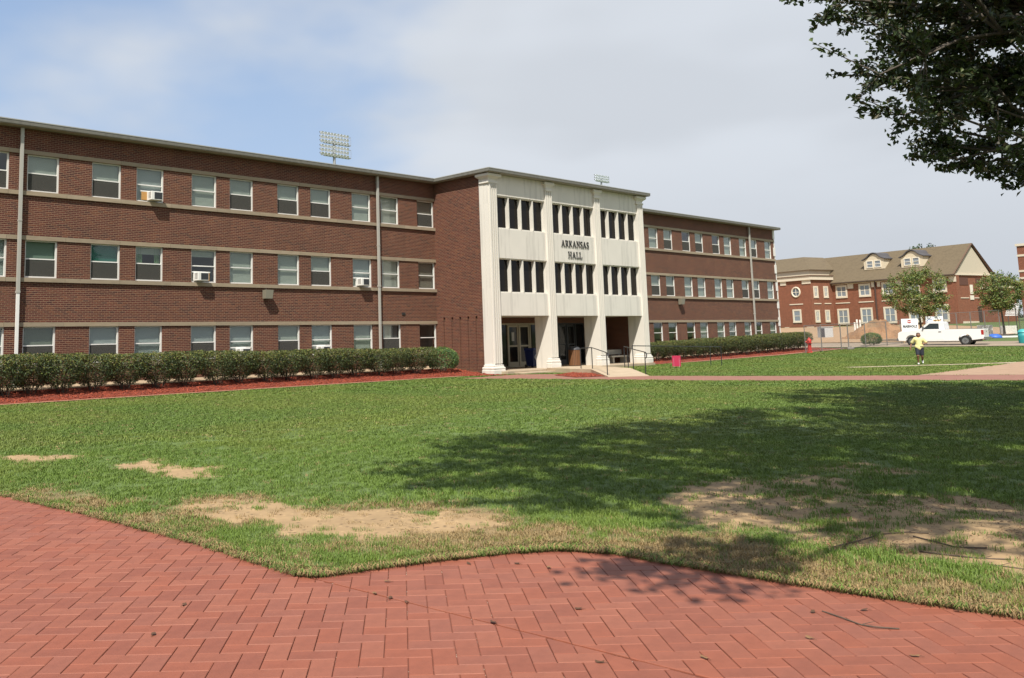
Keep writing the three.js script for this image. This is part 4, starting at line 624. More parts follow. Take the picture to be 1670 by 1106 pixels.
// ------------------------------------------------------------------ running child
{
  const p = onGround(1502, 595), t = thing('person', 'running person in yellow shirt and dark shorts on the lawn', 'person', [p.x, p.y, p.z], -1.25), H = 1.46, k = H / 1.7;   // local +z: the way the person faces
  const cap = (q, a, b, ra, rb) => { const ab = V3(...b).sub(V3(...a)), h = clamp(q.clone().sub(V3(...a)).dot(ab) / ab.lengthSq()); return q.distanceTo(V3(...a).addScaledVector(ab, h)) - lerp(ra, rb, h); };
  const mesh = (bones, seed, res = 84) => {
    const mc = new MarchingCubes(res, new THREE.MeshBasicMaterial(), false, false, 90000), half = 0.92, q = V3(), sm = 0.035; mc.isolation = 0; const R = mc.size ?? res;
    for (let z = 0; z < R; z++) for (let y = 0; y < R; y++) for (let x = 0; x < R; x++) { q.set((x / R * 2 - 1) * half, (y / R * 2 - 1) * half + 0.86, (z / R * 2 - 1) * half); let d = 1; for (const b of bones) { const e = cap(q, b[0], b[1], b[2], b[3]), h = clamp(0.5 + 0.5 * (d - e) / sm); d = lerp(d, e, h) - sm * h * (1 - h); } mc.field[x + y * R + z * R * R] = -d; }
    mc.update(); const n = mc.count, g = new THREE.BufferGeometry(), pos = mc.positionArray.slice(0, n * 3), nor = mc.normalArray.slice(0, n * 3); for (let i = 0; i < n; i++) { pos[i * 3] *= half; pos[i * 3 + 1] = pos[i * 3 + 1] * half + 0.86; pos[i * 3 + 2] *= half; }
    g.setAttribute('position', new THREE.BufferAttribute(pos, 3)); g.setAttribute('normal', new THREE.BufferAttribute(nor, 3)); g.computeVertexNormals(); g.scale(k, k, k); return g;
  };
  const sh = { l: [-0.185, 1.40, 0.0], r: [0.185, 1.40, 0.0] }, hip = { l: [-0.095, 0.90, 0], r: [0.095, 0.90, 0] };
  const kneeL = [-0.10, 0.50, 0.16], ankL = [-0.10, 0.12, 0.02], kneeR = [0.10, 0.48, 0.02], ankR = [0.10, 0.22, -0.34], elL = [-0.36, 1.16, -0.10], wrL = [-0.42, 0.94, 0.02], elR = [0.36, 1.18, -0.06], wrR = [0.22, 1.12, 0.2];
  const skin = M(0.22, 0.105, 0.06, 0.6), bodyB = [[[0, 1.62, 0.03], [0, 1.58, 0.02], 0.098, 0.092], [[0, 1.55, 0.04], [0, 1.51, 0.05], 0.07, 0.055], [[0, 1.5, 0.0], [0, 1.42, 0], 0.055, 0.06], [[-0.09, 1.36, 0], [0.09, 1.36, 0], 0.115, 0.115], [[0, 1.32, 0], [0, 1.0, 0], 0.14, 0.125], [[-0.06, 0.95, 0], [0.06, 0.95, 0], 0.125, 0.125], [sh.l, elL, 0.06, 0.042], [elL, wrL, 0.042, 0.03], [sh.r, elR, 0.06, 0.042], [elR, wrR, 0.042, 0.03], [hip.l, kneeL, 0.095, 0.06], [kneeL, ankL, 0.062, 0.036], [hip.r, kneeR, 0.095, 0.06], [kneeR, ankR, 0.062, 0.036], [[0, 1.59, 0.125], [0, 1.565, 0.135], 0.016, 0.02], [[-0.097, 1.58, 0.02], [-0.1, 1.55, 0.015], 0.022, 0.016], [[0.097, 1.58, 0.02], [0.1, 1.55, 0.015], 0.022, 0.016]];
  const hand = (w, dir, sx) => { const d = V3(...dir).normalize(), sd = V3(sx, 0, 0.3).normalize(), o = V3(...w), out = [[w, o.clone().addScaledVector(d, 0.08).toArray(), 0.032, 0.036]]; for (let i = 0; i < 4; i++) { const b = o.clone().addScaledVector(d, 0.085).addScaledVector(sd, (i - 1.5) * 0.021), m = b.clone().addScaledVector(d, 0.035), e = m.clone().addScaledVector(d, 0.02 + 0.008 * (i === 1 || i === 2)).add(V3(0, -0.012, 0.015)); out.push([b.toArray(), m.toArray(), 0.01, 0.0095], [m.toArray(), e.toArray(), 0.0095, 0.008]); } out.push([o.clone().addScaledVector(d, 0.02).addScaledVector(sd, 0.03).toArray(), o.clone().addScaledVector(d, 0.06).addScaledVector(sd, 0.065).toArray(), 0.012, 0.009]); return out; };
  const handGeo = (bones) => join(bones.map(([a, b, ra, rb]) => { const g = rod(a, b, ra, rb, 6); g.scale(k, k, k); return g; }));
  const body = part('body', [mesh(bodyB), handGeo(hand(wrL, [-0.1, -1, 0.3], 1)), handGeo(hand(wrR, [-0.8, 0.1, 0.5], 1))], skin, t);
  const shirt = M(0.78, 0.70, 0.33, 0.85), dark = M(0.015, 0.018, 0.03, 0.8), white2 = M(0.7, 0.7, 0.7, 0.6), hairM = M(0.015, 0.011, 0.009, 0.8), lerpP = (a, b, q) => a.map((v, i) => lerp(v, b[i], q));
  part('shirt', mesh([[[-0.09, 1.36, 0], [0.09, 1.36, 0], 0.135, 0.135], [[0, 1.32, 0], [0, 0.93, 0], 0.165, 0.168], [[-0.07, 0.98, 0], [0.07, 0.98, 0], 0.15, 0.15], [sh.l, lerpP(sh.l, elL, 0.75), 0.085, 0.085], [sh.r, lerpP(sh.r, elR, 0.75), 0.085, 0.085]]), shirt, body);
  part('shorts', mesh([[[-0.06, 0.92, 0], [0.06, 0.92, 0], 0.145, 0.145], [hip.l, lerpP(hip.l, kneeL, 0.8), 0.12, 0.10], [hip.r, lerpP(hip.r, kneeR, 0.8), 0.12, 0.10]]), dark, body);
  part('hair', mesh([[[0, 1.655, 0.005], [0, 1.61, -0.025], 0.097, 0.097]]), hairM, body);
  for (const sx of [-1, 1]) { part('eye', new THREE.SphereGeometry(0.012, 8, 6).translate(sx * 0.034, 1.585, 0.118).scale(k, k, k), dark, body); const a = sx < 0 ? ankL : ankR, sg = new RoundedBoxGeometry(0.09, 0.09, 0.25, 2, 0.035); if (sx > 0) sg.rotateX(0.9); sg.translate(a[0], a[1] - 0.06, a[2] + (sx < 0 ? 0.06 : 0.02)); sg.scale(k, k, k); part('shoe', sg, white2, body); }
  part('mouth', bx(-0.025, 0.025, 1.528, 1.536, 0.098, 0.106).scale(k, k, k), M(0.12, 0.03, 0.03, 0.6), body);
}


// ------------------------------------------------------------------ gabled building across the road
const stoneWhite = M(0.66, 0.58, 0.46, 0.8), cream = M(0.62, 0.54, 0.40, 0.85), roofTex = dataTex(512, 512, (u, v, i, j) => { const r = Math.floor(v * 32), k = (0.82 + 0.3 * h3(Math.floor(u * 24 + (r % 2) * 0.5), r, 4)) * ((v * 32) % 1 < 0.12 ? 0.72 : 1) * (0.9 + 0.2 * noise(i * 0.3, j * 0.3, 2)); return [k, k, k]; }, 5, 5), roofMat = M(0.155, 0.118, 0.07, 0.9, { map: roofTex });
{
  const O = V3(140.8, 2.0, -9.52), B = thing('gabled_building', 'two storey red brick building with brown gabled roof, cream gable and arched dormers', 'building', [O.x, O.y, O.z], -105 * Math.PI / 180), E = 7.15, R = 11.5, DP = 8.6, LX = -46;
  const pb = (n, g, m, par = B) => part(n, g, m, par);
  pb('wall', worldUV(bx(LX, 0, -1, E, -DP, 0)), farBrick);
  const roofG = (x0, x1, ze, zr, ye, yr, zb) => { const pos = [], uv = [], q = (a, b, c, d) => { for (const p of [a, b, c, a, c, d]) { pos.push(...p); uv.push(p[0], Math.hypot(p[1] - ye, p[2] - ze)); } }; q([x0, ye, ze], [x1, ye, ze], [x1, yr, zr], [x0, yr, zr]); q([x1, ye, zb], [x0, ye, zb], [x0, yr, zr], [x1, yr, zr]); const g = new THREE.BufferGeometry(); g.setAttribute('position', new THREE.Float32BufferAttribute(pos, 3)); g.setAttribute('uv', new THREE.Float32BufferAttribute(uv, 2)); g.computeVertexNormals(); return g; };
  const roof = pb('roof', roofG(LX, 0.35, 0.55, -DP / 2, E - 0.12, R, -DP - 0.55), roofMat);
  pb('roof_underside', roofG(LX, 0.34, 0.5, -DP / 2, E - 0.3, R - 0.16, -DP - 0.5), M(0.12, 0.08, 0.055, 0.8), roof);
  pb('gutter', bx(LX, 0.3, E - 0.24, E - 0.08, 0.5, 0.62), M(0.10, 0.07, 0.05, 0.6)); pb('cornice', bx(LX, 0.02, E - 0.42, E - 0.24, 0.0, 0.14), stoneWhite);
  { const s = new THREE.Shape([[0.3, 0], [DP - 0.3, 0], [DP / 2, R - E - 0.35]].map(([a, b]) => new THREE.Vector2(a, b))), g = new THREE.ExtrudeGeometry(s, { depth: 0.06, bevelEnabled: false }); g.rotateY(Math.PI / 2); g.translate(0.02, E, 0); pb('gable', g, M(0.52, 0.46, 0.36, 0.85)); }
  pb('gable_trim', [bx(0.0, 0.22, E - 0.22, E - 0.02, -DP - 0.1, 0.1)], stoneWhite);
  for (const s of [-1, 1]) { const g = bx(-0.05, 0.30, -0.13, 0.13, 0, Math.hypot(DP / 2 + 0.5, R - E + 0.1)); g.rotateX(Math.atan2(R - E + 0.1, DP / 2 + 0.5)); if (s < 0) { g.scale(1, 1, 1); g.translate(0, R - 0.1, -DP / 2); g.translate(0, -(R - E) - 0.02, 0); g.translate(0, R - E, 0); } const h = new THREE.BufferGeometry(); void h; const a = s > 0 ? [0.2, E - 0.2, 0.5] : [0.2, E - 0.2, -DP - 0.5], b = [0.2, R - 0.1, -DP / 2]; pb('rake_board', rod(a, b, 0.13, 0.13, 4), M(0.13, 0.06, 0.045, 0.7)); }
  const paneM = M(0.22, 0.25, 0.28, 0.08), winTrim = M(0.72, 0.68, 0.58, 0.7);
  function win(x0, x1, y0, y1, place, cols = 2) {   // stone surround, white sash bars, panes
    const w = x1 - x0, h = y1 - y0, t = 0.22, W = pb('window', [bx(-t, w + t, h, h + t, 0, 0.08), bx(-t, w + t, -t * 1.1, 0, 0, 0.11), bx(-t, 0, 0, h, 0, 0.08), bx(w, w + t, 0, h, 0, 0.08)], stoneWhite); place(W, x0, y0);
    const fr = []; for (let c = 0; c <= cols; c++) fr.push(bx(c * w / cols - 0.05, c * w / cols + 0.05, 0, h, 0.01, 0.06)); fr.push(bx(0, w, h / 2 - 0.04, h / 2 + 0.04, 0.012, 0.055), bx(0, w, h - 0.07, h, 0.012, 0.055), bx(0, w, 0, 0.07, 0.012, 0.055)); part('frame', fr, winTrim, W);
    for (let c = 0; c < cols; c++) for (let r = 0; r < 2; r++) part('pane', bx(c * w / cols + 0.05, (c + 1) * w / cols - 0.05, r * h / 2 + 0.06, (r + 1) * h / 2 - 0.06, 0.008, 0.02), paneM, W);
    return W;
  }
  const front = (z) => (W, x, y) => W.position.set(x, y, z);
  for (const x of [-18.5, -14.5, -10.7, -6.8, -2.9]) { win(x, x + 1.55, 4.85, 6.4, front(0.0)); win(x, x + 1.55, 0.75, 2.75, front(0.0)); pb('string_course', bx(x - 0.4, x + 2.1, 3.78, 3.93, 0, 0.07), stoneWhite); }
  for (const x of [-16.6, -12.55, -11.6, -8.7, -0.75]) { pb('frieze_block', bx(x, x + (x < -12.6 || x > -9 ? 1.0 : 0.5), 6.0, 6.72, 0, 0.09), stoneWhite); }
  for (const x of [-16.4, -12.4, -8.6]) pb('plinth_block', bx(x, x + 1.3, -0.3, 0.32, 0, 0.1), stoneWhite);
  pb('downspout', bx(-12.0, -11.86, 0, E - 0.3, 0.06, 0.2), M(0.09, 0.055, 0.045, 0.6));
  // dormers with arched tops
  for (const [x0, y0] of [[-14.25, 8.75], [-8.1, 8.6]]) {
    const w = 3.05, sh = new THREE.Shape(); sh.moveTo(-0.15, 0); sh.lineTo(w + 0.15, 0); sh.lineTo(w + 0.15, 1.5); sh.quadraticCurveTo(w * 0.82, 1.7, w * 0.72, 2.05); sh.quadraticCurveTo(w * 0.5, 2.55, w * 0.28, 2.05); sh.quadraticCurveTo(w * 0.18, 1.7, -0.15, 1.5); sh.closePath();
    const g = new THREE.ExtrudeGeometry(sh, { depth: 3.2, bevelEnabled: false, curveSegments: 10 }); const zf = 0.55 - (y0 - E + 0.12) / (R - E + 0.12) * (DP / 2 + 0.55) + 0.12; g.translate(x0, y0, zf - 3.2); const d = pb('dormer', worldUV(g), cream);
    const c2 = new THREE.Shape(); c2.moveTo(-0.4, 1.45); c2.quadraticCurveTo(w * 0.16, 1.68, w * 0.26, 2.1); c2.quadraticCurveTo(w * 0.5, 2.72, w * 0.74, 2.1); c2.quadraticCurveTo(w * 0.84, 1.68, w + 0.4, 1.45); c2.lineTo(w + 0.4, 1.57); c2.quadraticCurveTo(w * 0.86, 1.85, w * 0.77, 2.22); c2.quadraticCurveTo(w * 0.5, 2.9, w * 0.23, 2.22); c2.quadraticCurveTo(w * 0.14, 1.85, -0.4, 1.57); c2.closePath();
    const rg = new THREE.ExtrudeGeometry(c2, { depth: 3.3, bevelEnabled: false, curveSegments: 10 }); rg.translate(x0, y0, zf - 3.1); part('dormer_roof', rg, M(0.075, 0.07, 0.072, 0.6), d);
    for (const k of [0, 1]) { const a = x0 + 0.32 + k * 1.3; part('dormer_window', [bx(a, a + 1.1, y0 + 0.25, y0 + 0.37, zf, zf + 0.08), bx(a, a + 1.1, y0 + 1.25, y0 + 1.37, zf, zf + 0.08), bx(a, a + 0.12, y0 + 0.37, y0 + 1.25, zf, zf + 0.08), bx(a + 0.98, a + 1.1, y0 + 0.37, y0 + 1.25, zf, zf + 0.08), bx(a + 0.12, a + 0.98, y0 + 0.76, y0 + 0.84, zf, zf + 0.06)], winTrim, d); part('dormer_pane', bx(a + 0.12, a + 0.98, y0 + 0.37, y0 + 1.25, zf, zf + 0.02), paneM, d); }
  }
  // projecting bay with a round window, flat cornice, set back hipped top
  const bx1 = -19.3, bz = 5;
  pb('bay_wall', worldUV(bx(LX, bx1, -1, 7.55, 0.02, bz)), farBrick); pb('bay_cornice', bx(LX, bx1 + 0.28, 7.55, 8.15, 0.02, bz + 0.28), stoneWhite); pb('bay_cap', bx(LX, bx1 + 0.4, 8.15, 8.27, 0.02, bz + 0.4), M(0.14, 0.08, 0.06, 0.7));
  pb('attic_wall', worldUV(bx(LX, bx1 - 1.2, 8.27, 9.2, -2.5, bz - 1.3)), cream);
  { const x1 = bx1 - 0.85, zf = bz - 1.0, y = 9.25, yr = R + 0.1, xr = bx1 - 4.6, zr = -DP / 2, pos = [], uv = [], t = (...v) => v.forEach((p) => { pos.push(...p); uv.push(p[0] + p[2] * 0.4, p[1] * 1.6); }); t([LX, y, zf], [x1, y, zf], [xr, yr, 0.4]); t([LX, y, zf], [xr, yr, 0.4], [LX, yr, 0.4]); t([x1, y, zf], [x1, y, zr], [xr, yr, 0.4]); t([x1, y, zr], [xr, yr, zr], [xr, yr, 0.4]); const g = new THREE.BufferGeometry(); g.setAttribute('position', new THREE.Float32BufferAttribute(pos, 3)); g.setAttribute('uv', new THREE.Float32BufferAttribute(uv, 2)); g.computeVertexNormals(); pb('hip_roof', g, roofMat); pb('hip_soffit', bx(LX, x1, y - 0.08, y - 0.02, zr, zf), M(0.16, 0.11, 0.07, 0.8)); }
  const cx = bx1 - 2.75, cy = 5.75; const rd = pb('round_window', new THREE.TorusGeometry(0.74, 0.13, 8, 28).translate(cx, cy, bz + 0.02), stoneWhite); part('pane', new THREE.CircleGeometry(0.7, 28).translate(cx, cy, bz + 0.015), M(0.09, 0.11, 0.13, 0.08), rd); part('muntin', [bx(cx - 0.7, cx + 0.7, cy - 0.04, cy + 0.04, bz + 0.016, bz + 0.05), bx(cx - 0.04, cx + 0.04, cy - 0.7, cy - 0.04, bz + 0.016, bz + 0.05), bx(cx - 0.04, cx + 0.04, cy + 0.04, cy + 0.7, bz + 0.016, bz + 0.05)], winTrim, rd);
  win(bx1 - 3.4, bx1 - 2.25, 1.2, 2.85, front(bz), 1); win(bx1 - 7.5, bx1 - 6.35, 1.2, 2.85, front(bz), 1); win(bx1 - 7.5, bx1 - 6.35, 4.8, 6.5, front(bz), 1);
  pb('string_course', bx(bx1 - 4.1, bx1 - 1.6, 3.78, 3.93, bz, bz + 0.07), stoneWhite);
  for (const [a, b] of [[-5.6, -4.5], [-1.5, 0.06]]) { pb('frieze_block', bx(bx1 + a, bx1 + b, 6.95, 7.54, bz, bz + 0.09), stoneWhite); pb('plinth_block', bx(bx1 + a + 0.3, bx1 + b, -0.3, 0.3, bz, bz + 0.1), stoneWhite); }
  const sidePlace = (W, x, y) => { W.rotation.y = Math.PI / 2; W.position.set(bx1, y, x); };
  for (const z of [4.25, 1.95]) { win(z, z + 0.62, 4.95, 6.35, sidePlace, 2); win(z, z + 0.62, 1.15, 2.65, sidePlace, 2); }
  pb('string_course', [bx(bx1, bx1 + 0.07, 3.78, 3.93, 2.9, 4.5)], stoneWhite); pb('string_course', [bx(bx1, bx1 + 0.07, 3.78, 3.93, 0.6, 2.1)], stoneWhite);
  // gable end: pilaster, narrow window, door, porch roof edge
  pb('end_pilaster', worldUV(bx(0, 0.2, -1, E - 0.22, -0.75, -0.02)), farBrick);
  pb('end_panel', [bx(0, 0.05, 5.55, 6.6, -3.0, -0.9), bx(0, 0.05, 5.45, 6.5, -7.6, -4.8)].map(worldUV), M(0.11, 0.05, 0.035, 0.9));
  pb('end_window', [bx(0, 0.07, 4.3, 5.6, -3.95, -3.35), bx(0, 0.09, 3.5, 4.1, -4.0, -3.2)], winTrim); pb('string_course', bx(0, 0.07, 3.7, 3.82, -2.9, -0.5), stoneWhite); pb('string_course', bx(0, 0.07, 3.7, 3.82, -5.4, -4.2), stoneWhite);
  pb('porch_block', worldUV(bx(0, 2.4, -1, 5.0, -9.8, -5.9)), farBrick); pb('porch_cap', bx(-0.1, 2.6, 5.0, 5.3, -10, -5.7), stoneWhite);
  pb('end_door', bx(0, 0.06, 0.2, 2.6, -5.6, -4.8), M(0.05, 0.035, 0.03, 0.6)); pb('plinth_block', bx(0, 0.12, -0.6, 0.5, -4.6, -0.9), stoneWhite);
}
{ // banded brick building at the far side
  const p = atDepth(1657.5, 398, 132), b = atDepth(1664, 520, 132), y0 = ground(p.x, p.z), h = p.y - y0, t = thing('banded_building', 'tall red brick building with white stone bands beyond the young trees', 'building', [p.x, y0, p.z], -1.75);
  part('wall', worldUV(bx(0, 16, -1, h - 0.35, -14, 0)), farBrick, t); part('parapet', bx(-0.15, 16.1, h - 0.35, h, -14, 0.15), stoneWhite, t);
  for (const py of [417, 442.5, 454]) { const y = atDepth(1660, py, 132).y - y0; part('stone_band', bx(-0.06, 16.05, y - 0.18, y + 0.12, -14, 0.07), stoneWhite, t); }
}
// ------------------------------------------------------------------ stadium lights beyond the hall
function mast(px, py, depth, rows, label, w = 6.4) {
  const p = atDepth(px, py, depth), y0 = ground(p.x, p.z), t = thing('stadium_light', label, 'light mast', [p.x, y0, p.z], 0, 'stadium light masts'), H = p.y - y0, steel = M(0.36, 0.37, 0.38, 0.5, { metalness: 0.3 }), lampM = M(0.82, 0.85, 0.9, 0.4);
  part('pole', rod([0, -0.5, 0], [0, H + 2.0, 0], 0.42, 0.26, 10), steel, t);
  const lampG = join([new THREE.LatheGeometry([[0.06, -0.3], [0.16, -0.22], [0.34, 0.12], [0.36, 0.16], [0.30, 0.12], [0, 0.1]].map(([a, b]) => new THREE.Vector2(a, b)), 10)]); lampG.rotateX(Math.PI / 2 + 0.5);
  const backG = new THREE.CylinderGeometry(0.12, 0.15, 0.3, 8); backG.rotateX(Math.PI / 2 + 0.5); backG.translate(0, 0.2, -0.38);
  for (const [dy, nr] of rows) { const yc = H + dy;
    part('platform', [bx(-w / 2 + 1.0, w / 2 + 0.6, yc - 0.14, yc, -0.5, 0.35)], steel, t); part('guard_rail', [rod([w / 2 + 0.6, yc, 0.3], [w / 2 + 0.6, yc + 1.5, 0.3], 0.03), rod([w / 2 - 0.6, yc + 1.5, 0.3], [w / 2 + 0.6, yc + 1.5, 0.3], 0.03), rod([w / 2 + 0.6, yc + 1.5, 0.3], [w / 2 + 0.6, yc + 1.5, -0.4], 0.03)], steel, t);
    for (let r = 0; r < nr; r++) { const y = yc + 1.55 - r * 0.74; part('cross_arm', bx(-w / 2 - 0.1, w / 2 - 0.3, y - 0.05, y + 0.05, -0.1, 0), steel, t); for (let i = 0; i < 9; i++) { const m = part('lamp_head', lampG, lampM, t); m.position.set(-w / 2 + i * (w - 0.4) / 8, y, 0.38); part('ballast', backG, M(0.12, 0.12, 0.13, 0.6), m); } }
  }
}
mast(545, 243, 170, [[1.1, 3], [-1.35, 3]], 'nearer stadium light mast with two banks of lamps over the long wing roof');
mast(981, 302, 280, [[1.2, 3], [-1.9, 2]], 'farther stadium light mast just showing over the entrance block roof', 6.6);

// ------------------------------------------------------------------ construction site and roadside things
{
  const p = onGround(1321, 573), t = thing('fire_hydrant', 'red fire hydrant at the end of the hedge and mulch bed', 'hydrant', [p.x, p.y, p.z], 0.6), red = M(0.50, 0.03, 0.02, 0.45), lathe = (a) => new THREE.LatheGeometry(a.map(([r, y]) => new THREE.Vector2(r, y)), 16);
  part('barrel', lathe([[0.2, -0.05], [0.2, 0.06], [0.13, 0.07], [0.12, 0.62], [0.17, 0.63], [0.17, 0.68], [0.13, 0.70], [0.13, 0.82], [0, 0.83]]), red, t); part('bonnet', lathe([[0.16, 0.8], [0.16, 0.84], [0.13, 0.93], [0.05, 1.0], [0.04, 1.06], [0, 1.06]]), red, t);
  for (const a of [0, Math.PI, Math.PI / 2]) { const g = new THREE.CylinderGeometry(0.065, 0.075, 0.14, 8); g.rotateZ(Math.PI / 2); g.translate(0.19, 0.75, 0); g.rotateY(a); part('outlet_cap', g, red, t); }
}
{
  const p = atDepth(1436, 560, 86), y = ground(p.x, p.z), g = new THREE.PlaneGeometry(9, 8, 60, 54); g.rotateX(-Math.PI / 2); const q = g.attributes.position;
  for (let i = 0; i < q.count; i++) { const x = q.getX(i), z = q.getZ(i), d = Math.hypot(x / 3.7, z / 3.3) * (0.85 + 0.3 * fbm(x * 0.5 + 9, z * 0.5, 6, 3)), h = 1.65 * (1 - sstep(0, 1.05, d)) * (0.8 + 0.4 * fbm(x * 0.6 + 4, z * 0.6, 3, 4)) + 0.7 * (fbm(x * 2.2, z * 2.2, 7, 4) - 0.5) * (d < 1 ? 1 : 0) - (d > 1 ? 0.3 : 0); q.setY(i, h); } g.computeVertexNormals();
  const t = thing('dirt_pile', 'large heap of orange brown soil behind the construction fence', 'dirt pile', [p.x, y, p.z], 0.8); part('soil', g, M(0.33, 0.185, 0.095, 0.95, { map: dataTex(512, 512, (u, v, i, j) => { const k = 0.45 + 0.75 * fbm(u * 9, v * 9, 2, 5) + 0.3 * (noise(i * 0.4, j * 0.4, 3) - 0.5), w = sstep(0.5, 0.7, fbm(u * 5, v * 5, 8, 4)); return [k * lerp(1, 0.8, w), k * lerp(1, 0.92, w), k]; }, 1, 1) }), t);
}
const fenceMat = M(0.20, 0.20, 0.19, 0.6), barM = M(0.16, 0.15, 0.14, 0.6);
function fencePanel(a, b, label, h = 1.9) {
  const y = ground(a.x, a.z), L = Math.hypot(b.x - a.x, b.z - a.z), t = thing('chain_link_fence', label, 'fence', [a.x, y, a.z], Math.atan2(-(b.z - a.z), b.x - a.x), 'chain link construction fence'), dy = ground(b.x, b.z) - y;
  for (const x of [0, L - 0.05]) part('post', rod([x, -0.1 + (x ? dy : 0), 0], [x, h + (x ? dy : 0), 0], 0.028, 0.028, 6), barM, t); part('rail', rod([0, h, 0], [L, h + dy, 0], 0.02, 0.02, 5), barM, t); part('rail', rod([0, 0.12, 0], [L, 0.12 + dy, 0], 0.016, 0.016, 5), barM, t);
  const w = []; for (let x = -h; x < L; x += 0.16) for (const s of [1, -1]) { let x0 = x, y0 = 0.12, x1 = x + h, y1 = h; if (x0 < 0) { y0 -= x0; x0 = 0; } if (x1 > L) { y1 -= x1 - L; x1 = L; } if (y1 <= y0) continue; const f = (v) => s > 0 ? v : L - v; w.push(rod([f(x0), y0 + dy * f(x0) / L, 0], [f(x1), y1 + dy * f(x1) / L, 0], 0.0024, 0.0024, 3)); }
  const m = part('wire_mesh', w, fenceMat, t); m.userData.kind = 'stuff';
}
{
  const run = [[1313, 62.5], [1340, 64.5], [1372, 66], [1384, 66.5], [1412, 68.5], [1447, 71], [1471, 73]], P = run.map(([a, d]) => { const q = atDepth(a, 556, d); q.y = ground(q.x, q.z); return q; }), label = 'grey chain link fence panel in front of the soil heap and dirt site';
  for (let i = 0; i + 1 < P.length; i++) fencePanel(P[i], P[i + 1], label);
  const Q = [[1541, 72], [1562, 73], [1585, 74], [1608, 75.5], [1632, 77], [1660, 79], [1690, 81]].map(([px, d]) => { const a = atDepth(px, 540, d); a.y = ground(a.x, a.z); return a; });
  for (let i = 0; i + 1 < Q.length; i++) fencePanel(Q[i], Q[i + 1], 'tall grey chain link fence panel on the grass between pickup and gable', 2.3);
}
function banner(px, py, depth, w, h, turn, label, draw) {
  const p = atDepth(px, py, depth), y = ground(p.x, p.z), t = thing('site_sign', label, 'sign', [p.x, y, p.z], turn), cv = document.createElement('canvas'); cv.width = 512; cv.height = Math.round(512 * h / w); draw(cv.getContext('2d'), 512, cv.height);
  const tx = new THREE.CanvasTexture(cv); tx.colorSpace = THREE.SRGBColorSpace; const lift = Math.max(0.5, p.y - y - h / 2);
  const face = new THREE.PlaneGeometry(w, h); face.translate(0, lift + h / 2, 0.024); part('panel', bx(-w / 2, w / 2, lift, lift + h, -0.02, 0.02), M(0.75, 0.75, 0.74, 0.6), t); part('print', face, M(1, 1, 1, 0.6, { map: tx }), t); for (const s of [-1, 1]) part('post', bx(s * (w / 2 - 0.12) - 0.05, s * (w / 2 - 0.12) + 0.05, -0.2, lift + h, -0.1, -0.021), M(0.3, 0.22, 0.13, 0.8), t);
}
banner(1484, 532, 73.5, 1.22, 1.2, -1.0, 'white site board with black lettering and red roundel behind the pickup hood', (c, w, h) => { c.fillStyle = '#eef0f0'; c.fillRect(0, 0, w, h); c.fillStyle = '#a03a34'; c.beginPath(); c.ellipse(w * 0.48, h * 0.2, w * 0.13, h * 0.12, 0, 0, 7); c.fill(); c.fillStyle = '#eef0f0'; c.fillRect(w * 0.36, h * 0.18, w * 0.24, h * 0.04); c.fillStyle = '#15171a'; c.font = 'bold 118px sans-serif'; c.textAlign = 'center'; c.lineWidth = 9; c.strokeStyle = '#15171a'; c.strokeText('NABHOLZ', w / 2, h * 0.6, w * 0.86); c.fillText('NABHOLZ', w / 2, h * 0.6, w * 0.86); });
banner(1524, 525, 74.5, 1.3, 0.9, -1.0, 'white site board with blue emblem above the pickup cab', (c, w, h) => { c.fillStyle = '#e9eef0'; c.fillRect(0, 0, w, h); c.strokeStyle = '#3a5a92'; c.lineWidth = 22; c.beginPath(); c.arc(w * 0.24, h * 0.5, h * 0.24, 0.5, 5.6); c.stroke(); c.fillStyle = '#c9a878'; c.fillRect(w * 0.44, h * 0.3, w * 0.42, h * 0.16); c.fillStyle = '#7f93b5'; c.fillRect(w * 0.44, h * 0.54, w * 0.42, h * 0.1); });
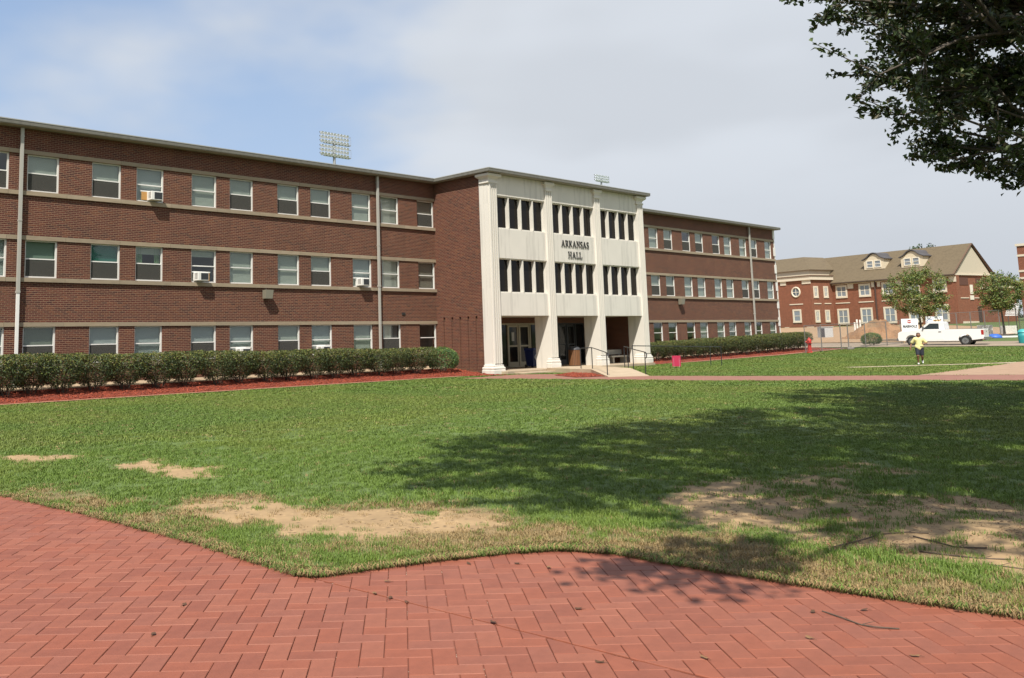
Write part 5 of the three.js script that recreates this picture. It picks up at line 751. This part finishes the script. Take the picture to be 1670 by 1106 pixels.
{ // small things about the site
  const place = (px, py) => onGround(px, py);
  let p = atDepth(1652, 535, 84), y = ground(p.x, p.z), t = thing('slatted_panel', 'white slatted panel on posts under the smaller young tree', 'panel', [p.x, y, p.z], -0.9); for (let i = 0; i < 9; i++) part('slat', bx(-0.55 + 0.04 * i, 0.5 + 0.03 * i, 1.6 + i * 0.13, 1.68 + i * 0.13, -0.02, 0.02), M(0.78, 0.78, 0.78, 0.6), t); for (const x of [-0.3, 0.6]) part('post', bx(x, x + 0.06, -0.1, 2.75, -0.06, -0.021), M(0.1, 0.08, 0.07, 0.8), t);
  p = atDepth(1669, 549, 66); y = ground(p.x, p.z); t = thing('teal_bin', 'teal barrel shaped litter bin on the grass bank', 'bin', [p.x, y, p.z]); const L = (a) => new THREE.LatheGeometry(a.map(([r, v]) => new THREE.Vector2(r, v)), 20); part('barrel', L([[0.28, 0], [0.31, 0.1], [0.33, 0.5], [0.31, 0.8], [0, 0.8]]), M(0.02, 0.26, 0.27, 0.5), t); part('lid', L([[0.34, 0.79], [0.34, 0.84], [0.24, 0.98], [0.1, 1.04], [0, 1.05]]), M(0.05, 0.36, 0.37, 0.45), t);
  p = atDepth(1422, 560, 72); p.y = ground(p.x, p.z); t = thing('low_bush', 'low round green bush in front of the soil heap', 'shrub', [p.x, p.y, p.z]); t.scale.set(1.15, 0.8, 1.0); part('foliage', BG.leaves, leafMat, t); part('stems', BG.stems, shrubBark, t);
  for (const [px, hgt] of [[1395, 0.75], [1399, 1.05], [1404, 1.0]]) { const q = atDepth(px, 541, 96), yy = ground(q.x, q.z); const pipe = part('white_pipe', new THREE.CylinderGeometry(0.09, 0.09, hgt + 0.6, 12).translate(0, hgt / 2 + 0.3, 0), M(0.75, 0.74, 0.68, 0.5), scene); pipe.name = numbered('white_pipe'); pipe.position.set(q.x, yy, q.z); tag(pipe, 'short white plastic pipe standing in the dirt site', 'pipe', 'white pipes in the dirt'); }
  p = atDepth(1338, 543, 92); y = ground(p.x, p.z); t = thing('utility_box', 'grey utility cabinet with a dark door in the dirt site', 'cabinet', [p.x, y, p.z], -0.8); part('cabinet', new RoundedBoxGeometry(1.3, 1.1, 0.7, 2, 0.04).translate(0.5, 0.55, 0), M(0.45, 0.46, 0.46, 0.6), t); part('door', bx(-0.12, 0.3, 0.1, 1.0, 0.351, 0.37), M(0.06, 0.06, 0.07, 0.6), t); part('top', bx(-0.2, 1.2, 1.1, 1.16, -0.4, 0.4), M(0.5, 0.5, 0.5, 0.6), t);
  [[1606, 1, 0.9, [0.72, 0.71, 0.66]], [1645, 1.1, 0.75, [0.68, 0.66, 0.60]]].forEach(([px, w, h, c], i) => { const q = atDepth(px, 531, 82), yy = ground(q.x, q.z), u = thing('white_crate', i ? 'white crate on the grass nearer the teal bin' : 'white crate with a dark edge beside the fence', 'crate', [q.x, yy, q.z], -0.7); part('box', new RoundedBoxGeometry(w, h, 0.7, 2, 0.03).translate(0, h / 2, 0), M(...c, 0.7), u); part('skid', [bx(-w / 2 + 0.05, -w / 2 + 0.15, -0.02, 0.02, -0.3, 0.3), bx(w / 2 - 0.15, w / 2 - 0.05, -0.02, 0.02, -0.3, 0.3)], M(0.2, 0.14, 0.08, 0.8), u); });
  p = atDepth(1622, 534, 76); y = ground(p.x, p.z); t = thing('tarp_bundle', 'bright blue tarpaulin bundle beside white boards on the grass', 'tarpaulin', [p.x, y, p.z], -0.8); { const g = new THREE.SphereGeometry(0.5, 18, 12); const q = g.attributes.position; for (let i = 0; i < q.count; i++) { const n = 0.75 + 0.5 * noise(q.getX(i) * 4 + 5, q.getY(i) * 4, q.getZ(i) * 4 + 0.5); q.setXYZ(i, q.getX(i) * n * 1.1, Math.max(-0.02, q.getY(i) * n * 0.75), q.getZ(i) * n); } g.computeVertexNormals(); part('tarp', g, M(0.04, 0.13, 0.48, 0.5), t); part('board', bx(0.4, 2.2, 0.02, 0.16, -0.3, 0.3), M(0.72, 0.71, 0.68, 0.7), t); }
  p = atDepth(1388, 567, 66); p.y = ground(p.x, p.z); t = thing('concrete_weight', 'grey concrete weight lying by the fence corner', 'weight', [p.x, p.y, p.z], 0.3); part('block', new RoundedBoxGeometry(1.0, 0.16, 0.4, 2, 0.04).translate(0, 0.09, 0), M(0.22, 0.2, 0.18, 0.9), t); part('socket', new THREE.CylinderGeometry(0.05, 0.05, 0.08, 8).translate(0, 0.2, 0), barM, t);
}
// ------------------------------------------------------------------ litter on the paving and bare soil
{
  const rnd = rngOf(71), brown = M(0.10, 0.05, 0.025, 0.8), tan = M(0.22, 0.12, 0.055, 0.8), twigM = M(0.10, 0.075, 0.055, 0.9);
  const leafAt = (px, py, dark, where) => { const p = onGround(px, py), g = new THREE.CircleGeometry(0.5, 9); g.scale(0.05, 0.028, 1); g.rotateX(-Math.PI / 2); const q = g.attributes.position; for (let i = 0; i < q.count; i++) q.setY(i, 0.004 + 6 * (q.getX(i) ** 2) + 0.008 * rnd()); g.computeVertexNormals(); const t = thing('dead_leaf', where ? 'curled dead leaf lying on the bare sandy soil' : 'curled dead leaf lying on the red paving', 'leaf', [p.x, where ? 0.03 : 0.0465, p.z], rnd() * 6, where ? 'dead leaves on the sand' : 'dead leaves on the paving'); part('blade', g, dark ? brown : tan, t); part('stalk', rod([0.024, 0.008, 0], [0.045, 0.006, 0.006], 0.0015, 0.001, 4), brown, t); };
  [[611, 981], [637, 989], [664, 996], [632, 961], [765, 931], [844, 931], [896, 938], [979, 1097], [944, 1007], [1150, 1090], [1327, 1013], [1411, 1010], [1493, 1087], [1565, 1012], [805, 1030], [1322, 1057], [300, 1000], [250, 1050]].forEach(([a, b], i) => leafAt(a, b, i % 3 !== 0, 0));
  for (let i = 0; i < 26; i++) leafAt(1180 + rnd() * 480, 800 + rnd() * 120, rnd() < 0.5, 1);
  const twig = (pix, label, r, y) => { const P = pix.map(([a, b]) => onGround(a, b)), o = P[0], t = thing('fallen_twig', label, 'twig', [o.x, y, o.z], 0, 'fallen twigs'); const pts = P.map((p, i) => [p.x - o.x, r + 0.006 * (i % 2), p.z - o.z]); part('stick', tube(pts, r, 24, 5), twigM, t); const m = pts[Math.floor(pts.length / 2)]; part('side_shoot', rod(m, [m[0] + 0.05, m[1] + 0.02, m[2] + 0.06], r * 0.6, r * 0.3, 4), twigM, t); };
  twig([[1342, 1011], [1375, 1024], [1405, 1034], [1430, 1040], [1468, 1041]], 'thin curved twig lying on the red paving', 0.004, 0.046);
  twig([[1358, 898], [1400, 889], [1425, 880], [1437, 873]], 'bent twig with a knob on the bare soil, close to the paving', 0.006, 0.02); twig([[1440, 876], [1480, 874], [1515, 875]], 'straight twig touching the bent twig on the bare soil', 0.005, 0.02);
  twig([[1500, 905], [1545, 912], [1600, 917], [1650, 920]], 'long dark twig across the sunlit sand', 0.0055, 0.02); twig([[1490, 880], [1525, 890], [1560, 898], [1610, 901]], 'forked dark twig in the middle of the sandy patch', 0.0055, 0.02); twig([[1580, 925], [1630, 930], [1680, 936]], 'dark twig at the edge of the sand near the straw', 0.005, 0.02); twig([[1540, 770], [1600, 764], [1660, 766]], 'reddish twig lying across the shaded bare strip', 0.0055, 0.02);
}

{ // fine litter of dry leaf bits on the bare soil
  const rnd = rngOf(313), g = new THREE.BufferGeometry(); g.setAttribute('position', new THREE.Float32BufferAttribute([-0.5, 0, 0, 0.5, 0.1, 0.05, 0, 0.25, 0.4, -0.5, 0, 0, 0, 0.2, -0.4, 0.5, 0.1, 0.05], 3)); g.computeVertexNormals();
  const N = 2600, im = new THREE.InstancedMesh(g, M(1, 1, 1, 0.85), N), o = new THREE.Object3D(), c = new THREE.Color(); let k = 0, tries = 0;
  while (k < N && tries++ < 200000) { const p = onGround(1060 + rnd() * 620, 745 + rnd() * 240); if (inside(PAVE, p.x, p.z) || p.x > 18) continue; const [sa, st] = cover(p.x, p.z); if (rnd() > sa * 0.8 + st * 0.5 || fbm(p.x * 1.1, p.z * 1.1, 33, 3) < 0.42 + 0.25 * rnd()) continue;
    const z = 0.008 + 0.024 * rnd() * rnd(), t = 0.6 + rnd(); o.position.set(p.x, 0.026 + rnd() * 0.012, p.z); o.rotation.set((rnd() - 0.5) * 0.6, rnd() * 6.3, (rnd() - 0.5) * 0.6); o.scale.set(z * 1.6, z, z); o.updateMatrix(); im.setMatrixAt(k, o.matrix); im.setColorAt(k++, rnd() < 0.5 ? c.setRGB(0.17 * t, 0.085 * t, 0.04 * t) : c.setRGB(0.10 * t, 0.065 * t, 0.04 * t)); }
  im.count = k; im.name = 'leaf_litter'; im.userData.kind = 'stuff'; im.castShadow = im.receiveShadow = true; tag(im, 'brown dry leaf bits and crumbs strewn over the bare soil', 'litter'); scene.add(im);
}

{ // dry and green tufts leaning over the edge of the paving
  const rnd = rngOf(515), pos = []; for (let i = 0; i < 9; i++) { const a = rnd() * 6.283, w = 0.0028, h = 0.03 + 0.03 * rnd(), l = 0.03 + 0.05 * rnd(), dx = Math.cos(a), dz = Math.sin(a), x = (rnd() - 0.5) * 0.04, z = (rnd() - 0.5) * 0.04; pos.push(x - dz * w, 0, z + dx * w, x + dz * w, 0, z - dx * w, x + dx * l * 0.5, h, z + dz * l * 0.5, x + dx * l * 0.5 - dz * w, h, z + dz * l * 0.5 + dx * w, x + dx * l * 0.5 + dz * w, h, z + dz * l * 0.5 - dx * w, x + dx * l, h * 0.7, z + dz * l); }
  const g = new THREE.BufferGeometry(); g.setAttribute('position', new THREE.Float32BufferAttribute(pos, 3)); g.computeVertexNormals(); const N = 2200, im = new THREE.InstancedMesh(g, M(1, 1, 1, 0.7), N), o = new THREE.Object3D(), c = new THREE.Color();
  for (let k = 0; k < N; k++) { const i = 1 + Math.floor(rnd() * (EDGE.length - 3)), [ax, az] = EDGE[i], [qx, qz] = EDGE[i + 1], t = rnd(), f = 0.05 * (rnd() - 0.62) * (0.4 + 1.6 * noise(lerp(ax, qx, t) * 3, lerp(az, qz, t) * 3, 2)), v = 0.7 + 0.6 * rnd(); o.position.set(lerp(ax, qx, t) - f, 0.03, lerp(az, qz, t) + f * 0.4); o.rotation.y = rnd() * 6.3; o.scale.setScalar(0.7 + 0.7 * rnd()); o.updateMatrix(); im.setMatrixAt(k, o.matrix); im.setColorAt(k, rnd() < 0.55 ? c.setRGB(0.27 * v, 0.18 * v, 0.08 * v) : c.setRGB(0.12 * v, 0.18 * v, 0.03 * v)); }
  im.name = 'edge_grass'; im.userData.kind = 'stuff'; im.castShadow = im.receiveShadow = true; tag(im, 'ragged dry grass fringe hanging over the edge of the red paving', 'grass'); scene.add(im);
}




renderer.render(scene, camera);
